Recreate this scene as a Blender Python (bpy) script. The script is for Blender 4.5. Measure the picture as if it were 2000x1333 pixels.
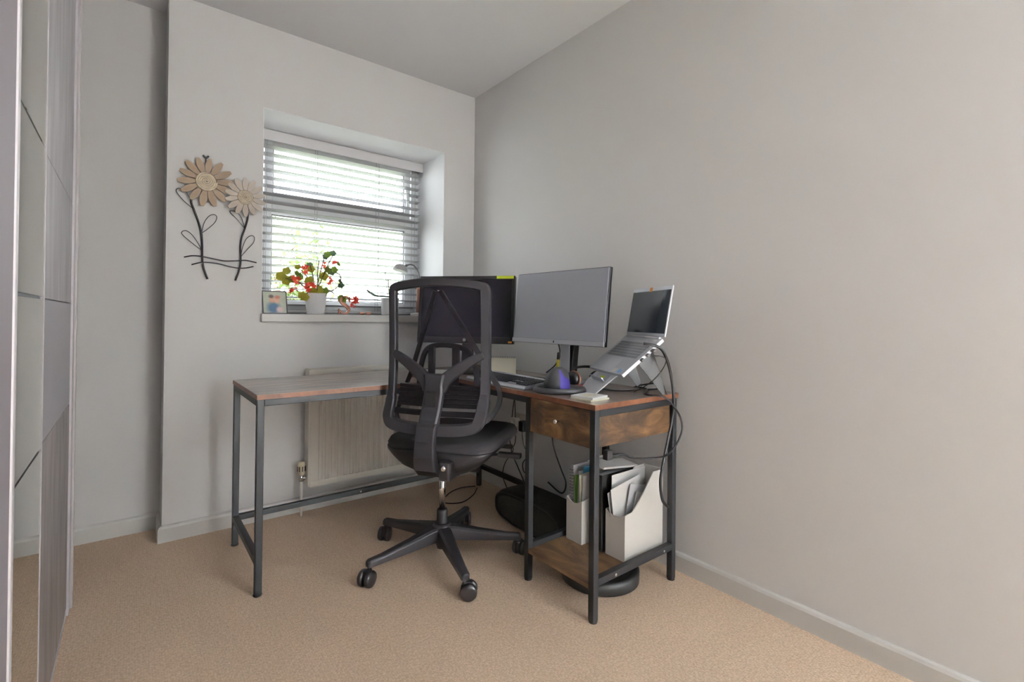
import bpy, bmesh, math, random
from mathutils import Matrix, Vector
random.seed(7)
for o in list(bpy.data.objects): bpy.data.objects.remove(o)
SC = bpy.context.scene
COL = SC.collection
PI = math.pi

# ---------------------------------------------------------------- camera
cam = bpy.data.cameras.new('camera'); cam.sensor_width = 36.0; cam.sensor_fit = 'HORIZONTAL'
cam.lens = 947.957 / 2000 * 36
cam.shift_y = -(666.5 - 616.96) / 2000
cam.clip_start = 0.02
camo = bpy.data.objects.new('camera', cam); COL.objects.link(camo)
RT = Vector((0.78629696, -0.61775854, 0.01055838)); UP = Vector((-0.01193069, 0.00190454, 0.99992701))
FW = Vector((0.61773356, 0.78636554, 0.00587275))
m = Matrix.Identity(4)
for i in range(3):
    m[i][0] = RT[i]; m[i][1] = UP[i]; m[i][2] = -FW[i]
m.translation = (-1.82023, -2.74757, 1.04539)
camo.matrix_world = m
SC.camera = camo

# ---------------------------------------------------------------- light and exposure
w = bpy.data.worlds.new('sky'); SC.world = w; w.use_nodes = True
bg = w.node_tree.nodes['Background']
bg.inputs[1].default_value = 6.0
wn = w.node_tree; tcw = wn.nodes.new('ShaderNodeTexCoord'); sep = wn.nodes.new('ShaderNodeSeparateXYZ'); rmp = wn.nodes.new('ShaderNodeValToRGB')
rmp.color_ramp.elements[0].color = (0.95, 0.98, 1.0, 1); rmp.color_ramp.elements[1].color = (2.3, 2.4, 2.5, 1)   # overcast: brighter towards the zenith
wn.links.new(tcw.outputs['Generated'], sep.inputs[0]); wn.links.new(sep.outputs['Z'], rmp.inputs[0]); wn.links.new(rmp.outputs[0], bg.inputs[0])
SC.view_settings.view_transform = 'Standard'
try: SC.view_settings.look = 'None'
except Exception: pass
SC.view_settings.gamma = 1.0
SC.view_settings.use_curve_mapping = False
SC.view_settings.exposure = 0.50

def area(name, loc, rot, sx, sy, power, color=(1, 1, 1), portal=False):
    l = bpy.data.lights.new(name, 'AREA'); l.shape = 'RECTANGLE'; l.size = sx; l.size_y = sy
    l.energy = power; l.color = color
    if portal: l.cycles.is_portal = True
    o = bpy.data.objects.new(name, l); COL.objects.link(o); o.location = loc; o.rotation_euler = rot
    return o
area('window_portal', (-0.767, 0.46, 1.59), (-PI / 2, 0, 0), 1.08, 1.07, 1, portal=True)

# ---------------------------------------------------------------- materials
MATS = {}
def rgb(r, g, b):  # sRGB 0-255 to linear
    f = lambda c: (c / 255 / 12.92) if c / 255 <= 0.04045 else ((c / 255 + 0.055) / 1.055) ** 2.4
    return (f(r), f(g), f(b), 1.0)
def mat(name, col, rough=0.5, metal=0.0, var=0.0, vscale=8.0, bump=0.0, bscale=200.0, spec=0.5, stretch=(1, 1, 1), trans=0.0, coat=0.0):
    M = bpy.data.materials.new(name); M.use_nodes = True
    nt = M.node_tree; b = nt.nodes['Principled BSDF']
    b.inputs['Base Color'].default_value = col; b.inputs['Roughness'].default_value = rough
    b.inputs['Metallic'].default_value = metal; b.inputs['Specular IOR Level'].default_value = spec
    if coat: b.inputs['Coat Weight'].default_value = coat
    if trans: b.inputs['Transmission Weight'].default_value = trans
    tc = nt.nodes.new('ShaderNodeTexCoord'); mp = nt.nodes.new('ShaderNodeMapping'); mp.inputs['Scale'].default_value = stretch
    nt.links.new(tc.outputs['Object'], mp.inputs[0])
    if var:
        n = nt.nodes.new('ShaderNodeTexNoise'); n.inputs['Scale'].default_value = vscale; n.inputs['Detail'].default_value = 5
        nt.links.new(mp.outputs[0], n.inputs['Vector'])
        r = nt.nodes.new('ShaderNodeValToRGB')
        r.color_ramp.elements[0].position = 0.3; r.color_ramp.elements[1].position = 0.7
        r.color_ramp.elements[0].color = tuple(c * (1 - var) for c in col[:3]) + (1,)
        r.color_ramp.elements[1].color = tuple(min(1, c * (1 + var)) for c in col[:3]) + (1,)
        nt.links.new(n.outputs['Fac'], r.inputs[0]); nt.links.new(r.outputs[0], b.inputs['Base Color'])
    if bump:
        n2 = nt.nodes.new('ShaderNodeTexNoise'); n2.inputs['Scale'].default_value = bscale; n2.inputs['Detail'].default_value = 2
        nt.links.new(mp.outputs[0], n2.inputs['Vector'])
        bp = nt.nodes.new('ShaderNodeBump'); bp.inputs['Strength'].default_value = bump; bp.inputs['Distance'].default_value = 0.002
        nt.links.new(n2.outputs['Fac'], bp.inputs['Height']); nt.links.new(bp.outputs[0], b.inputs['Normal'])
    MATS[name] = M
    return M
def wood(name, stretch, cols, rough=0.4, scale=3.0, spec=0.5):
    M = bpy.data.materials.new(name); M.use_nodes = True; nt = M.node_tree; b = nt.nodes['Principled BSDF']
    tc = nt.nodes.new('ShaderNodeTexCoord'); mp = nt.nodes.new('ShaderNodeMapping'); mp.inputs['Scale'].default_value = stretch
    nt.links.new(tc.outputs['Object'], mp.inputs[0])
    n = nt.nodes.new('ShaderNodeTexNoise'); n.inputs['Scale'].default_value = scale; n.inputs['Detail'].default_value = 8; n.inputs['Roughness'].default_value = 0.62; n.inputs['Distortion'].default_value = 0.9
    nt.links.new(mp.outputs[0], n.inputs['Vector'])
    r = nt.nodes.new('ShaderNodeValToRGB'); els = r.color_ramp.elements
    els[0].position = 0.30; els[0].color = cols[0]; els[1].position = 0.70; els[1].color = cols[-1]
    for k, c in enumerate(cols[1:-1]):
        e = els.new(0.30 + 0.40 * (k + 1) / (len(cols) - 1)); e.color = c
    nt.links.new(n.outputs['Fac'], r.inputs[0]); nt.links.new(r.outputs[0], b.inputs['Base Color'])
    g = nt.nodes.new('ShaderNodeTexNoise'); g.inputs['Scale'].default_value = scale * 9; g.inputs['Detail'].default_value = 4
    nt.links.new(mp.outputs[0], g.inputs['Vector'])
    bp = nt.nodes.new('ShaderNodeBump'); bp.inputs['Strength'].default_value = 0.12; bp.inputs['Distance'].default_value = 0.001
    nt.links.new(g.outputs['Fac'], bp.inputs['Height']); nt.links.new(bp.outputs[0], b.inputs['Normal'])
    b.inputs['Roughness'].default_value = rough; b.inputs['Specular IOR Level'].default_value = spec
    if spec > .9: b.inputs['Coat Weight'].default_value = 1.0; b.inputs['Coat Roughness'].default_value = 0.22
    MATS[name] = M
    return M

mat('wall_paint', rgb(228, 226, 225), 0.85, bump=0.04, bscale=160)
mat('ceiling_paint', rgb(240, 241, 243), 0.9, bump=0.03, bscale=120)
mat('reveal_paint', rgb(244, 244, 245), 0.7)
mat('white_gloss', rgb(214, 211, 207), 0.35)
mat('upvc', rgb(236, 238, 240), 0.3)
mat('slat', rgb(180, 180, 182), 0.4)
mat('valance', rgb(226, 224, 226), 0.5)
mat('radiator', rgb(224, 218, 208), 0.4)
mat('cream_plastic', rgb(222, 210, 184), 0.45)
mat('chrome', (0.75, 0.75, 0.76, 1), 0.15, 1.0)
mat('steel_black', rgb(34, 34, 37), 0.5, 0.1, bump=0.05, bscale=400)
mat('chair_plastic', rgb(44, 41, 45), 0.45, bump=0.06, bscale=500)
mat('chair_dark', rgb(36, 33, 35), 0.5)
mat('chair_fabric', rgb(42, 38, 41), 0.85, var=0.12, vscale=60, bump=0.4, bscale=600)
mat('caster', rgb(44, 40, 42), 0.3)
mat('screen_dark', rgb(26, 22, 30), 0.22, spec=0.35)
mat('screen_reflection_tint', rgb(164, 167, 177), 0.32, spec=0.7, coat=0.0)  # dark screen tinted pale to stand in for the wall's reflection
mat('monitor_black', rgb(28, 26, 29), 0.4)
mat('monitor_silver', rgb(188, 190, 197), 0.35, 0.4)
mat('laptop_silver', rgb(200, 201, 208), 0.35, 0.35)
mat('laptop_screen', rgb(52, 58, 68), 0.12, spec=0.8)
mat('laptop_keys', rgb(140, 141, 148), 0.5)
mat('stand_silver', rgb(206, 207, 214), 0.45, 0.1)
mat('stand_dark', rgb(48, 44, 42), 0.5)
mat('key_black', rgb(52, 52, 58), 0.5)
mat('kb_body', rgb(126, 126, 134), 0.45)
mat('kb_silver', rgb(205, 206, 212), 0.3, 0.4)
mat('mouse_grey', rgb(56, 56, 58), 0.4)
mat('mouse_base', rgb(78, 76, 79), 0.35)
mat('mouse_purple', rgb(66, 54, 138), 0.6, spec=0.3)
mat('paper', rgb(226, 224, 222), 0.8)
mat('paper_grey', rgb(196, 194, 198), 0.8)
mat('paper_blue', rgb(66, 150, 190), 0.7)
mat('paper_green', rgb(110, 160, 72), 0.7)
mat('paper_cream', rgb(222, 216, 196), 0.8)
mat('pad_cream', rgb(214, 210, 186), 0.8)
mat('cardboard', rgb(222, 218, 212), 0.65)
mat('binder_black', rgb(36, 36, 36), 0.5)
mat('red_plastic', rgb(206, 74, 70), 0.5)
mat('yellow_plastic', rgb(206, 190, 40), 0.5)
mat('lime_note', rgb(196, 214, 50), 0.7)
mat('orange_note', rgb(226, 150, 70), 0.6)
mat('pink_note', rgb(206, 150, 160), 0.8)
mat('blue_note', rgb(140, 180, 226), 0.6)
mat('cable_black', rgb(36, 35, 38), 0.5)
mat('bag_black', rgb(38, 38, 36), 0.9, var=0.25, vscale=30, bump=0.6, bscale=140)
mat('plug_white', rgb(214, 208, 200), 0.4)
mat('art_metal', rgb(44, 40, 44), 0.5, 0.4)
mat('petal_tan', rgb(172, 151, 129), 0.75, var=0.15, vscale=14)
mat('petal_pale', rgb(200, 189, 178), 0.75, var=0.12, vscale=14)
mat('rope', rgb(208, 194, 172), 0.9, var=0.15, vscale=60, bump=0.5, bscale=300)
mat('pot_white', rgb(224, 224, 226), 0.45)
mat('leaf_green', rgb(122, 142, 70), 0.6, var=0.35, vscale=30)
mat('leaf_olive', rgb(150, 146, 66), 0.6, var=0.3, vscale=30)
mat('leaf_grey', rgb(112, 132, 112), 0.6, var=0.2, vscale=20)
mat('plant_stem', rgb(104, 84, 62), 0.7)
mat('flower_red', rgb(222, 86, 70), 0.6, var=0.12, vscale=40)
mat('soil', rgb(70, 54, 40), 0.95)
mat('copper', rgb(172, 118, 96), 0.4, 0.3)
mat('cork', rgb(168, 118, 96), 0.8)
mat('lamp_grey', rgb(180, 180, 180), 0.4)
mat('lamp_neck', rgb(110, 108, 108), 0.35, 0.5)
mat('clear_plastic', rgb(236, 236, 240), 0.15)
mat('frame_grey', rgb(96, 92, 98), 0.4)
mat('wardrobe_body', rgb(196, 192, 192), 0.5)
mat('alu', rgb(206, 202, 206), 0.45, 0.15)
mat('seam', rgb(88, 98, 104), 0.35, 0.3)
mat('mirror', (0.80, 0.80, 0.75, 1), 0.015, 1.0)
mat('door_plain', rgb(142, 136, 142), 0.6, spec=0.25)
mat('panel_plain', rgb(168, 165, 173), 0.4)
mat('panel_brushed', rgb(180, 177, 182), 0.42, var=0.2, vscale=3.2, stretch=(3, 6, 0.9), bump=0.25, bscale=40)
mat('panel_slate', rgb(148, 142, 142), 0.45, var=0.3, vscale=3.0, stretch=(3, 6, 1.1), bump=0.25, bscale=40)
mat('tree_leaf', rgb(112, 134, 72), 0.7, var=0.25, vscale=4)
mat('tree_bark', rgb(120, 104, 90), 0.9)
mat('grass_ground', rgb(96, 104, 78), 0.95)
def paper_shade():
    M = bpy.data.materials.new('shade_paper'); M.use_nodes = True; nt = M.node_tree; nt.nodes.clear()
    out = nt.nodes.new('ShaderNodeOutputMaterial'); mix = nt.nodes.new('ShaderNodeMixShader'); mix.inputs[0].default_value = 0.75
    d = nt.nodes.new('ShaderNodeBsdfDiffuse'); d.inputs[0].default_value = (.85, .85, .84, 1)
    t = nt.nodes.new('ShaderNodeBsdfTranslucent'); t.inputs[0].default_value = (.95, .95, .94, 1)
    nt.links.new(d.outputs[0], mix.inputs[1]); nt.links.new(t.outputs[0], mix.inputs[2]); nt.links.new(mix.outputs[0], out.inputs[0])
    MATS['shade_paper'] = M
paper_shade()
wood('rustic_top', (9, 1.0, 9), [rgb(80, 62, 54), rgb(112, 90, 77), rgb(138, 114, 99), rgb(158, 136, 121)], 0.40, 2.2, 1.0)
wood('rustic_top_x', (1.0, 9, 9), [rgb(80, 62, 54), rgb(112, 90, 77), rgb(138, 114, 99), rgb(158, 136, 121)], 0.40, 2.2, 1.0)
wood('rustic_edge', (6, 6, 6), [rgb(92, 56, 38), rgb(132, 84, 58)], 0.45, 2.0)
wood('rustic_front', (1.6, 1.8, 3.4), [rgb(44, 34, 28), rgb(78, 58, 40), rgb(112, 82, 54), rgb(142, 108, 74)], 0.45, 4.2)
wood('rustic_shelf', (3.4, 1.5, 3), [rgb(62, 44, 36), rgb(96, 72, 52), rgb(124, 96, 68), rgb(146, 116, 84)], 0.4, 3.6)

def carpet():
    M = bpy.data.materials.new('carpet'); M.use_nodes = True; nt = M.node_tree; b = nt.nodes['Principled BSDF']
    tc = nt.nodes.new('ShaderNodeTexCoord')
    v = nt.nodes.new('ShaderNodeTexVoronoi'); v.inputs['Scale'].default_value = 150; v.inputs['Randomness'].default_value = 0.55
    nt.links.new(tc.outputs['Object'], v.inputs['Vector'])
    n = nt.nodes.new('ShaderNodeTexNoise'); n.inputs['Scale'].default_value = 130; n.inputs['Detail'].default_value = 4
    nt.links.new(tc.outputs['Object'], n.inputs['Vector'])
    mx = nt.nodes.new('ShaderNodeMath'); mx.operation = 'MULTIPLY_ADD'; mx.inputs[1].default_value = -0.55
    nt.links.new(v.outputs['Distance'], mx.inputs[0]); nt.links.new(n.outputs['Fac'], mx.inputs[2])
    r = nt.nodes.new('ShaderNodeValToRGB')
    r.color_ramp.elements[0].position = 0.0; r.color_ramp.elements[0].color = rgb(205, 178, 152)
    r.color_ramp.elements[1].position = 0.6; r.color_ramp.elements[1].color = rgb(238, 212, 188)
    nt.links.new(mx.outputs[0], r.inputs[0]); nt.links.new(r.outputs[0], b.inputs['Base Color'])
    bp = nt.nodes.new('ShaderNodeBump'); bp.inputs['Strength'].default_value = 0.6; bp.inputs['Distance'].default_value = 0.004; bp.invert = True
    nt.links.new(v.outputs['Distance'], bp.inputs['Height']); nt.links.new(bp.outputs[0], b.inputs['Normal'])
    b.inputs['Roughness'].default_value = 0.95; b.inputs['Specular IOR Level'].default_value = 0.1
    MATS['carpet'] = M
carpet()
def leafy(name, col, tcol):
    M = bpy.data.materials.new(name); M.use_nodes = True; nt = M.node_tree; nt.nodes.clear()
    out = nt.nodes.new('ShaderNodeOutputMaterial'); mix = nt.nodes.new('ShaderNodeMixShader'); mix.inputs[0].default_value = 0.4
    d = nt.nodes.new('ShaderNodeBsdfDiffuse'); t = nt.nodes.new('ShaderNodeBsdfTranslucent')
    tc = nt.nodes.new('ShaderNodeTexCoord'); n = nt.nodes.new('ShaderNodeTexNoise'); n.inputs['Scale'].default_value = 35
    nt.links.new(tc.outputs['Object'], n.inputs['Vector'])
    for node, c in ((d, col), (t, tcol)):
        r_ = nt.nodes.new('ShaderNodeValToRGB'); r_.color_ramp.elements[0].color = tuple(x * .7 for x in c[:3]) + (1,); r_.color_ramp.elements[1].color = tuple(min(1, x * 1.25) for x in c[:3]) + (1,)
        nt.links.new(n.outputs['Fac'], r_.inputs[0]); nt.links.new(r_.outputs[0], node.inputs[0])
    nt.links.new(d.outputs[0], mix.inputs[1]); nt.links.new(t.outputs[0], mix.inputs[2]); nt.links.new(mix.outputs[0], out.inputs[0])
    MATS[name] = M
leafy('leaf_green', rgb(138, 158, 86), rgb(170, 190, 96)); leafy('leaf_olive', rgb(164, 160, 76), rgb(196, 192, 90)); leafy('leaf_grey', rgb(122, 142, 122), rgb(140, 160, 136))
leafy('flower_red', rgb(228, 92, 76), rgb(236, 96, 80))
def glass_pane():
    M = bpy.data.materials.new('pane_glass'); M.use_nodes = True; nt = M.node_tree; nt.nodes.clear()
    out = nt.nodes.new('ShaderNodeOutputMaterial'); mix = nt.nodes.new('ShaderNodeMixShader'); mix.inputs[0].default_value = 0.06
    t = nt.nodes.new('ShaderNodeBsdfTransparent'); t.inputs[0].default_value = (0.97, 0.98, 0.98, 1)
    g = nt.nodes.new('ShaderNodeBsdfGlossy'); g.inputs['Roughness'].default_value = 0.02
    nt.links.new(t.outputs[0], mix.inputs[1]); nt.links.new(g.outputs[0], mix.inputs[2]); nt.links.new(mix.outputs[0], out.inputs[0])
    MATS['pane_glass'] = M
glass_pane()
def mesh_fabric():
    M = bpy.data.materials.new('mesh_fabric'); M.use_nodes = True; nt = M.node_tree; nt.nodes.clear()
    out = nt.nodes.new('ShaderNodeOutputMaterial'); mix = nt.nodes.new('ShaderNodeMixShader')
    t = nt.nodes.new('ShaderNodeBsdfTransparent'); t.inputs[0].default_value = (1, 1, 1, 1)
    d = nt.nodes.new('ShaderNodeBsdfDiffuse'); d.inputs[0].default_value = rgb(60, 54, 62)
    tc = nt.nodes.new('ShaderNodeTexCoord'); n = nt.nodes.new('ShaderNodeTexNoise'); n.inputs['Scale'].default_value = 900; n.inputs['Detail'].default_value = 1
    nt.links.new(tc.outputs['Object'], n.inputs['Vector'])
    mr = nt.nodes.new('ShaderNodeMapRange'); mr.inputs['From Min'].default_value = 0.3; mr.inputs['From Max'].default_value = 0.7
    mr.inputs['To Min'].default_value = 0.28; mr.inputs['To Max'].default_value = 0.5
    nt.links.new(n.outputs['Fac'], mr.inputs['Value']); nt.links.new(mr.outputs[0], mix.inputs[0])
    nt.links.new(t.outputs[0], mix.inputs[1]); nt.links.new(d.outputs[0], mix.inputs[2]); nt.links.new(mix.outputs[0], out.inputs[0])
    MATS['mesh_fabric'] = M
mesh_fabric()
def blob_print(name, base, blobs):
    """flat printed picture: coloured ellipses (u,v,ru,rv,colour) over a base; object coordinates x,z are 0..1 scaled by the caller"""
    M = bpy.data.materials.new(name); M.use_nodes = True; nt = M.node_tree; b = nt.nodes['Principled BSDF']; b.inputs['Roughness'].default_value = 0.35
    tc = nt.nodes.new('ShaderNodeTexCoord'); nz = nt.nodes.new('ShaderNodeTexNoise'); nz.inputs['Scale'].default_value = 6
    nt.links.new(tc.outputs['Generated'], nz.inputs['Vector'])
    r = nt.nodes.new('ShaderNodeValToRGB'); r.color_ramp.elements[0].color = tuple(c * 0.75 for c in base[:3]) + (1,); r.color_ramp.elements[1].color = base
    nt.links.new(nz.outputs['Fac'], r.inputs[0]); cur = r.outputs[0]
    for (u, v, ru, rv, c) in blobs:
        mp = nt.nodes.new('ShaderNodeMapping'); mp.vector_type = 'POINT'
        mp.inputs['Location'].default_value = (-u / ru, 0, -v / rv); mp.inputs['Scale'].default_value = (1 / ru, 0, 1 / rv)
        nt.links.new(tc.outputs['Generated'], mp.inputs[0])
        ln = nt.nodes.new('ShaderNodeVectorMath'); ln.operation = 'LENGTH'; nt.links.new(mp.outputs[0], ln.inputs[0])
        mr = nt.nodes.new('ShaderNodeMapRange'); mr.inputs['From Min'].default_value = 0.55; mr.inputs['From Max'].default_value = 1.25; mr.inputs['To Min'].default_value = 1; mr.inputs['To Max'].default_value = 0
        nt.links.new(ln.outputs['Value'], mr.inputs['Value'])
        mx = nt.nodes.new('ShaderNodeMixRGB'); mx.inputs[2].default_value = c
        nt.links.new(mr.outputs[0], mx.inputs[0]); nt.links.new(cur, mx.inputs[1]); cur = mx.outputs[0]
    nt.links.new(cur, b.inputs['Base Color']); MATS[name] = M
blob_print('photo_print', rgb(196, 204, 186), [(0.45, 0.25, 0.30, 0.30, rgb(86, 116, 146)), (0.38, 0.62, 0.12, 0.14, rgb(206, 160, 136)), (0.60, 0.60, 0.12, 0.14, rgb(214, 168, 144)),
           (0.36, 0.78, 0.12, 0.09, rgb(110, 92, 84)), (0.62, 0.75, 0.13, 0.09, rgb(190, 120, 100)), (0.72, 0.18, 0.16, 0.14, rgb(214, 190, 190))])

# ---------------------------------------------------------------- mesh helpers
XF = {}
class MB:
    def __init__(s): s.v = []; s.f = []; s.sm = []
    def add(s, vs, fs, smooth=False, M=None):
        n = len(s.v)
        s.v += [tuple(M @ Vector(p)) if M is not None else tuple(p) for p in vs]
        s.f += [tuple(i + n for i in f) for f in fs]; s.sm += [smooth] * len(fs)
        return s
    def box(s, x0, x1, y0, y1, z0, z1, M=None):
        vs = [(x, y, z) for x in (x0, x1) for y in (y0, y1) for z in (z0, z1)]
        return s.add(vs, [(0, 1, 3, 2), (4, 6, 7, 5), (0, 4, 5, 1), (2, 3, 7, 6), (0, 2, 6, 4), (1, 5, 7, 3)], False, M)
    def prism(s, poly, t0, t1, axis='y', M=None):
        """extrude a 2D polygon along an axis; poly in the other two axes in order"""
        def P(a, b, t): return {'x': (t, a, b), 'y': (a, t, b), 'z': (a, b, t)}[axis]
        n = len(poly); vs = [P(a, b, t0) for a, b in poly] + [P(a, b, t1) for a, b in poly]
        fs = [tuple(range(n))[::-1], tuple(range(n, 2 * n))] + [(i, (i + 1) % n, n + (i + 1) % n, n + i) for i in range(n)]
        return s.add(vs, fs, False, M)
    def lathe(s, prof, seg=24, M=None, smooth=True, cap=True):
        vs = []; fs = []
        for r, z in prof:
            for k in range(seg):
                a = 2 * PI * k / seg; vs.append((r * math.cos(a), r * math.sin(a), z))
        for i in range(len(prof) - 1):
            for k in range(seg):
                k2 = (k + 1) % seg; fs.append((i * seg + k, i * seg + k2, (i + 1) * seg + k2, (i + 1) * seg + k))
        s.add(vs, fs, smooth, M)
        if cap:
            n = len(s.v) - len(vs)
            s.f.append(tuple(n + k for k in range(seg))[::-1]); s.sm.append(False)
            e = n + (len(prof) - 1) * seg; s.f.append(tuple(e + k for k in range(seg))); s.sm.append(False)
        return s
    def tube(s, pts, r, seg=8, closed=False, M=None, caps=True):
        pts = [Vector(p) for p in pts]; n = len(pts)
        rr = r if isinstance(r, (list, tuple)) else [r] * n
        vs = []; fs = []; prev = None
        for i, p in enumerate(pts):
            if closed: t = pts[(i + 1) % n] - pts[i - 1]
            else: t = pts[min(i + 1, n - 1)] - pts[max(i - 1, 0)]
            t.normalize()
            if prev is None:
                a = Vector((0, 0, 1)) if abs(t.z) < 0.9 else Vector((1, 0, 0)); u = t.cross(a).normalized()
            else:
                u = prev - t * prev.dot(t)
                u = u.normalized() if u.length > 1e-6 else t.orthogonal().normalized()
            prev = u; w2 = t.cross(u)
            for k in range(seg):
                a = 2 * PI * k / seg; vs.append(tuple(p + (u * math.cos(a) + w2 * math.sin(a)) * rr[i]))
        m_ = n if closed else n - 1
        for i in range(m_):
            j = (i + 1) % n
            for k in range(seg):
                k2 = (k + 1) % seg; fs.append((i * seg + k, i * seg + k2, j * seg + k2, j * seg + k))
        base = len(s.v); s.add(vs, fs, True, M)
        if caps and not closed:
            s.f.append(tuple(base + k for k in range(seg))[::-1]); s.sm.append(False)
            s.f.append(tuple(base + (n - 1) * seg + k for k in range(seg))); s.sm.append(False)
        return s
    def loft(s, rings, smooth=True, cap=True, M=None):
        """rings: list of equal-length closed loops of points"""
        k = len(rings[0]); vs = [p for r in rings for p in r]; fs = []
        for i in range(len(rings) - 1):
            for j in range(k):
                j2 = (j + 1) % k; fs.append((i * k + j, i * k + j2, (i + 1) * k + j2, (i + 1) * k + j))
        b = len(s.v); s.add(vs, fs, smooth, M)
        if cap:
            s.f.append(tuple(b + j for j in range(k))[::-1]); s.sm.append(False)
            e = b + (len(rings) - 1) * k; s.f.append(tuple(e + j for j in range(k))); s.sm.append(False)
        return s
    def build(s, name, mt, parent=None, bevel=0.0, local=False, seg=2):
        vs = s.v
        loc = Vector((0, 0, 0))
        if parent is not None and not local:
            inv = XF[parent.name].inverted(); vs = [tuple(inv @ Vector(p)) for p in vs]
        if parent is None:
            xs = [p[0] for p in vs]; ys = [p[1] for p in vs]; zs = [p[2] for p in vs]
            loc = Vector(((min(xs) + max(xs)) / 2, (min(ys) + max(ys)) / 2, min(zs)))
            vs = [tuple(Vector(p) - loc) for p in vs]
        me = bpy.data.meshes.new(name); me.from_pydata(vs, [], s.f); me.update()
        bm = bmesh.new(); bm.from_mesh(me); bmesh.ops.recalc_face_normals(bm, faces=bm.faces); bm.to_mesh(me); bm.free()
        me.polygons.foreach_set('use_smooth', s.sm)
        me.materials.append(MATS[mt]); 
        o = bpy.data.objects.new(name, me); COL.objects.link(o); o.location = loc
        if parent is not None: o.parent = parent
        XF[o.name] = (XF[parent.name] if parent is not None else Matrix.Identity(4)) @ Matrix.Translation(loc)
        if bevel:
            b = o.modifiers.new('bevel', 'BEVEL'); b.width = bevel; b.segments = seg; b.limit_method = 'ANGLE'; b.angle_limit = math.radians(40)
        return o
def tag(o, label, cat, group=None):
    o['label'] = label; o['category'] = cat
    if group: o['group'] = group
    return o
def thing(name, label, cat, loc=(0, 0, 0), rz=0.0, group=None):
    o = bpy.data.objects.new(name, None); COL.objects.link(o); o.empty_display_size = 0.05
    o.location = loc; o.rotation_euler = (0, 0, rz)
    XF[o.name] = Matrix.Translation(Vector(loc)) @ Matrix.Rotation(rz, 4, 'Z')
    return tag(o, label, cat, group)
def struct(o, label=None, cat=None):
    o['kind'] = 'structure'
    if label: o['label'] = label; o['category'] = cat
    return o
def stuff(o): o['kind'] = 'stuff'; return o
def spline(pts, n=6, closed=False):
    P = [Vector(p) for p in pts]; out = []; L = len(P)
    rng = range(L) if closed else range(L - 1)
    for i in rng:
        if closed: p0, p1, p2, p3 = P[i - 1], P[i], P[(i + 1) % L], P[(i + 2) % L]
        else: p0, p1, p2, p3 = P[max(i - 1, 0)], P[i], P[i + 1], P[min(i + 2, L - 1)]
        for k in range(n):
            t = k / n
            out.append(0.5 * ((2 * p1) + (p2 - p0) * t + (2 * p0 - 5 * p1 + 4 * p2 - p3) * t * t + (3 * p1 - p0 - 3 * p2 + p3) * t ** 3))
    if not closed: out.append(P[-1])
    return out
def frame_matrix(o, x, y, z):
    M_ = Matrix.Identity(4)
    for i in range(3): M_[i][0] = x[i]; M_[i][1] = y[i]; M_[i][2] = z[i]
    M_.translation = o
    return M_

# ================================================================ the room
H = 2.5394; XL = -2.62; YF = -5.3; XB = -1.697; YR = 0.20
W0, W1, WB, WT = -1.297, -0.228, 1.02, 2.118; WD = 0.45
b = MB(); b.box(XL - .1, .1, YF - .1, .5, -.1, 0); struct(b.build('floor', 'carpet'), 'beige loop pile carpet covering the whole floor', 'floor')
b = MB(); b.box(XL - .1, .1, YF - .1, .5, H, H + .1); struct(b.build('ceiling', 'ceiling_paint'), 'plain white painted ceiling', 'ceiling')
b = MB(); b.box(0, .1, YF - .1, WD, 0, H); struct(b.build('wall_right', 'wall_paint'), 'plain off-white wall on the right of the desk', 'wall')
b = MB()
b.box(XB, W0, 0, WD, 0, H); b.box(W1, 0, 0, WD, 0, H); b.box(W0, W1, 0, WD, 0, WB); b.box(W0, W1, 0, WD, WT, H)
struct(b.build('wall_back', 'wall_paint'), 'off-white wall with the deep window opening', 'wall')
b = MB(); b.box(XL - .1, XB, YR, WD, 0, H); struct(b.build('wall_recess', 'wall_paint'), 'off-white wall set back beside the wardrobe', 'wall')
b = MB(); b.box(XL - .1, XL, YF - .1, YR, 0, H); struct(b.build('wall_left', 'wall_paint'), 'off-white wall behind the wardrobe', 'wall')
b = MB(); b.box(XL, 0, YF - .1, YF, 0, H); struct(b.build('wall_front', 'wall_paint'), 'off-white wall opposite the window', 'wall')
# bright plaster lining of the window opening
b = MB(); e = .004
b.box(W0, W0 + e, .002, .36, WB + .03, WT); b.box(W1 - e, W1, .002, .36, WB + .03, WT); b.box(W0, W1, .002, .36, WT - e, WT)
struct(b.build('trim_1', 'reveal_paint'), 'smooth white plaster lining of the window opening', 'trim')
b = MB(); b.box(W0 - .001, W1 + .001, -.03, .36, 1.015, 1.057)
struct(b.build('trim_2', 'white_gloss', bevel=.004), 'white window sill board under the blind', 'window sill')
def base_profile(t=.015, h=.076):
    return [(0, 0), (t, 0), (t, h - .014), (t - .004, h - .005), (t - .010, h), (0, h)]
b = MB(); b.prism([(-a, z) for a, z in base_profile()], XB, 0, 'x'); struct(b.build('baseboard_back', 'white_gloss'), 'white baseboard under the radiator wall', 'baseboard')
b = MB(); b.prism([(-a, z) for a, z in base_profile()], YF, -.015, 'y'); struct(b.build('baseboard_right', 'white_gloss'), 'white baseboard along the right wall', 'baseboard')
b = MB(); b.prism([(YR - a, z) for a, z in base_profile()], XL, XB, 'x'); b.prism([(XB - a, z) for a, z in base_profile()], -.015, YR, 'y')
struct(b.build('baseboard_left', 'white_gloss'), 'white baseboard in the recess beside the wardrobe', 'baseboard')
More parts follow.
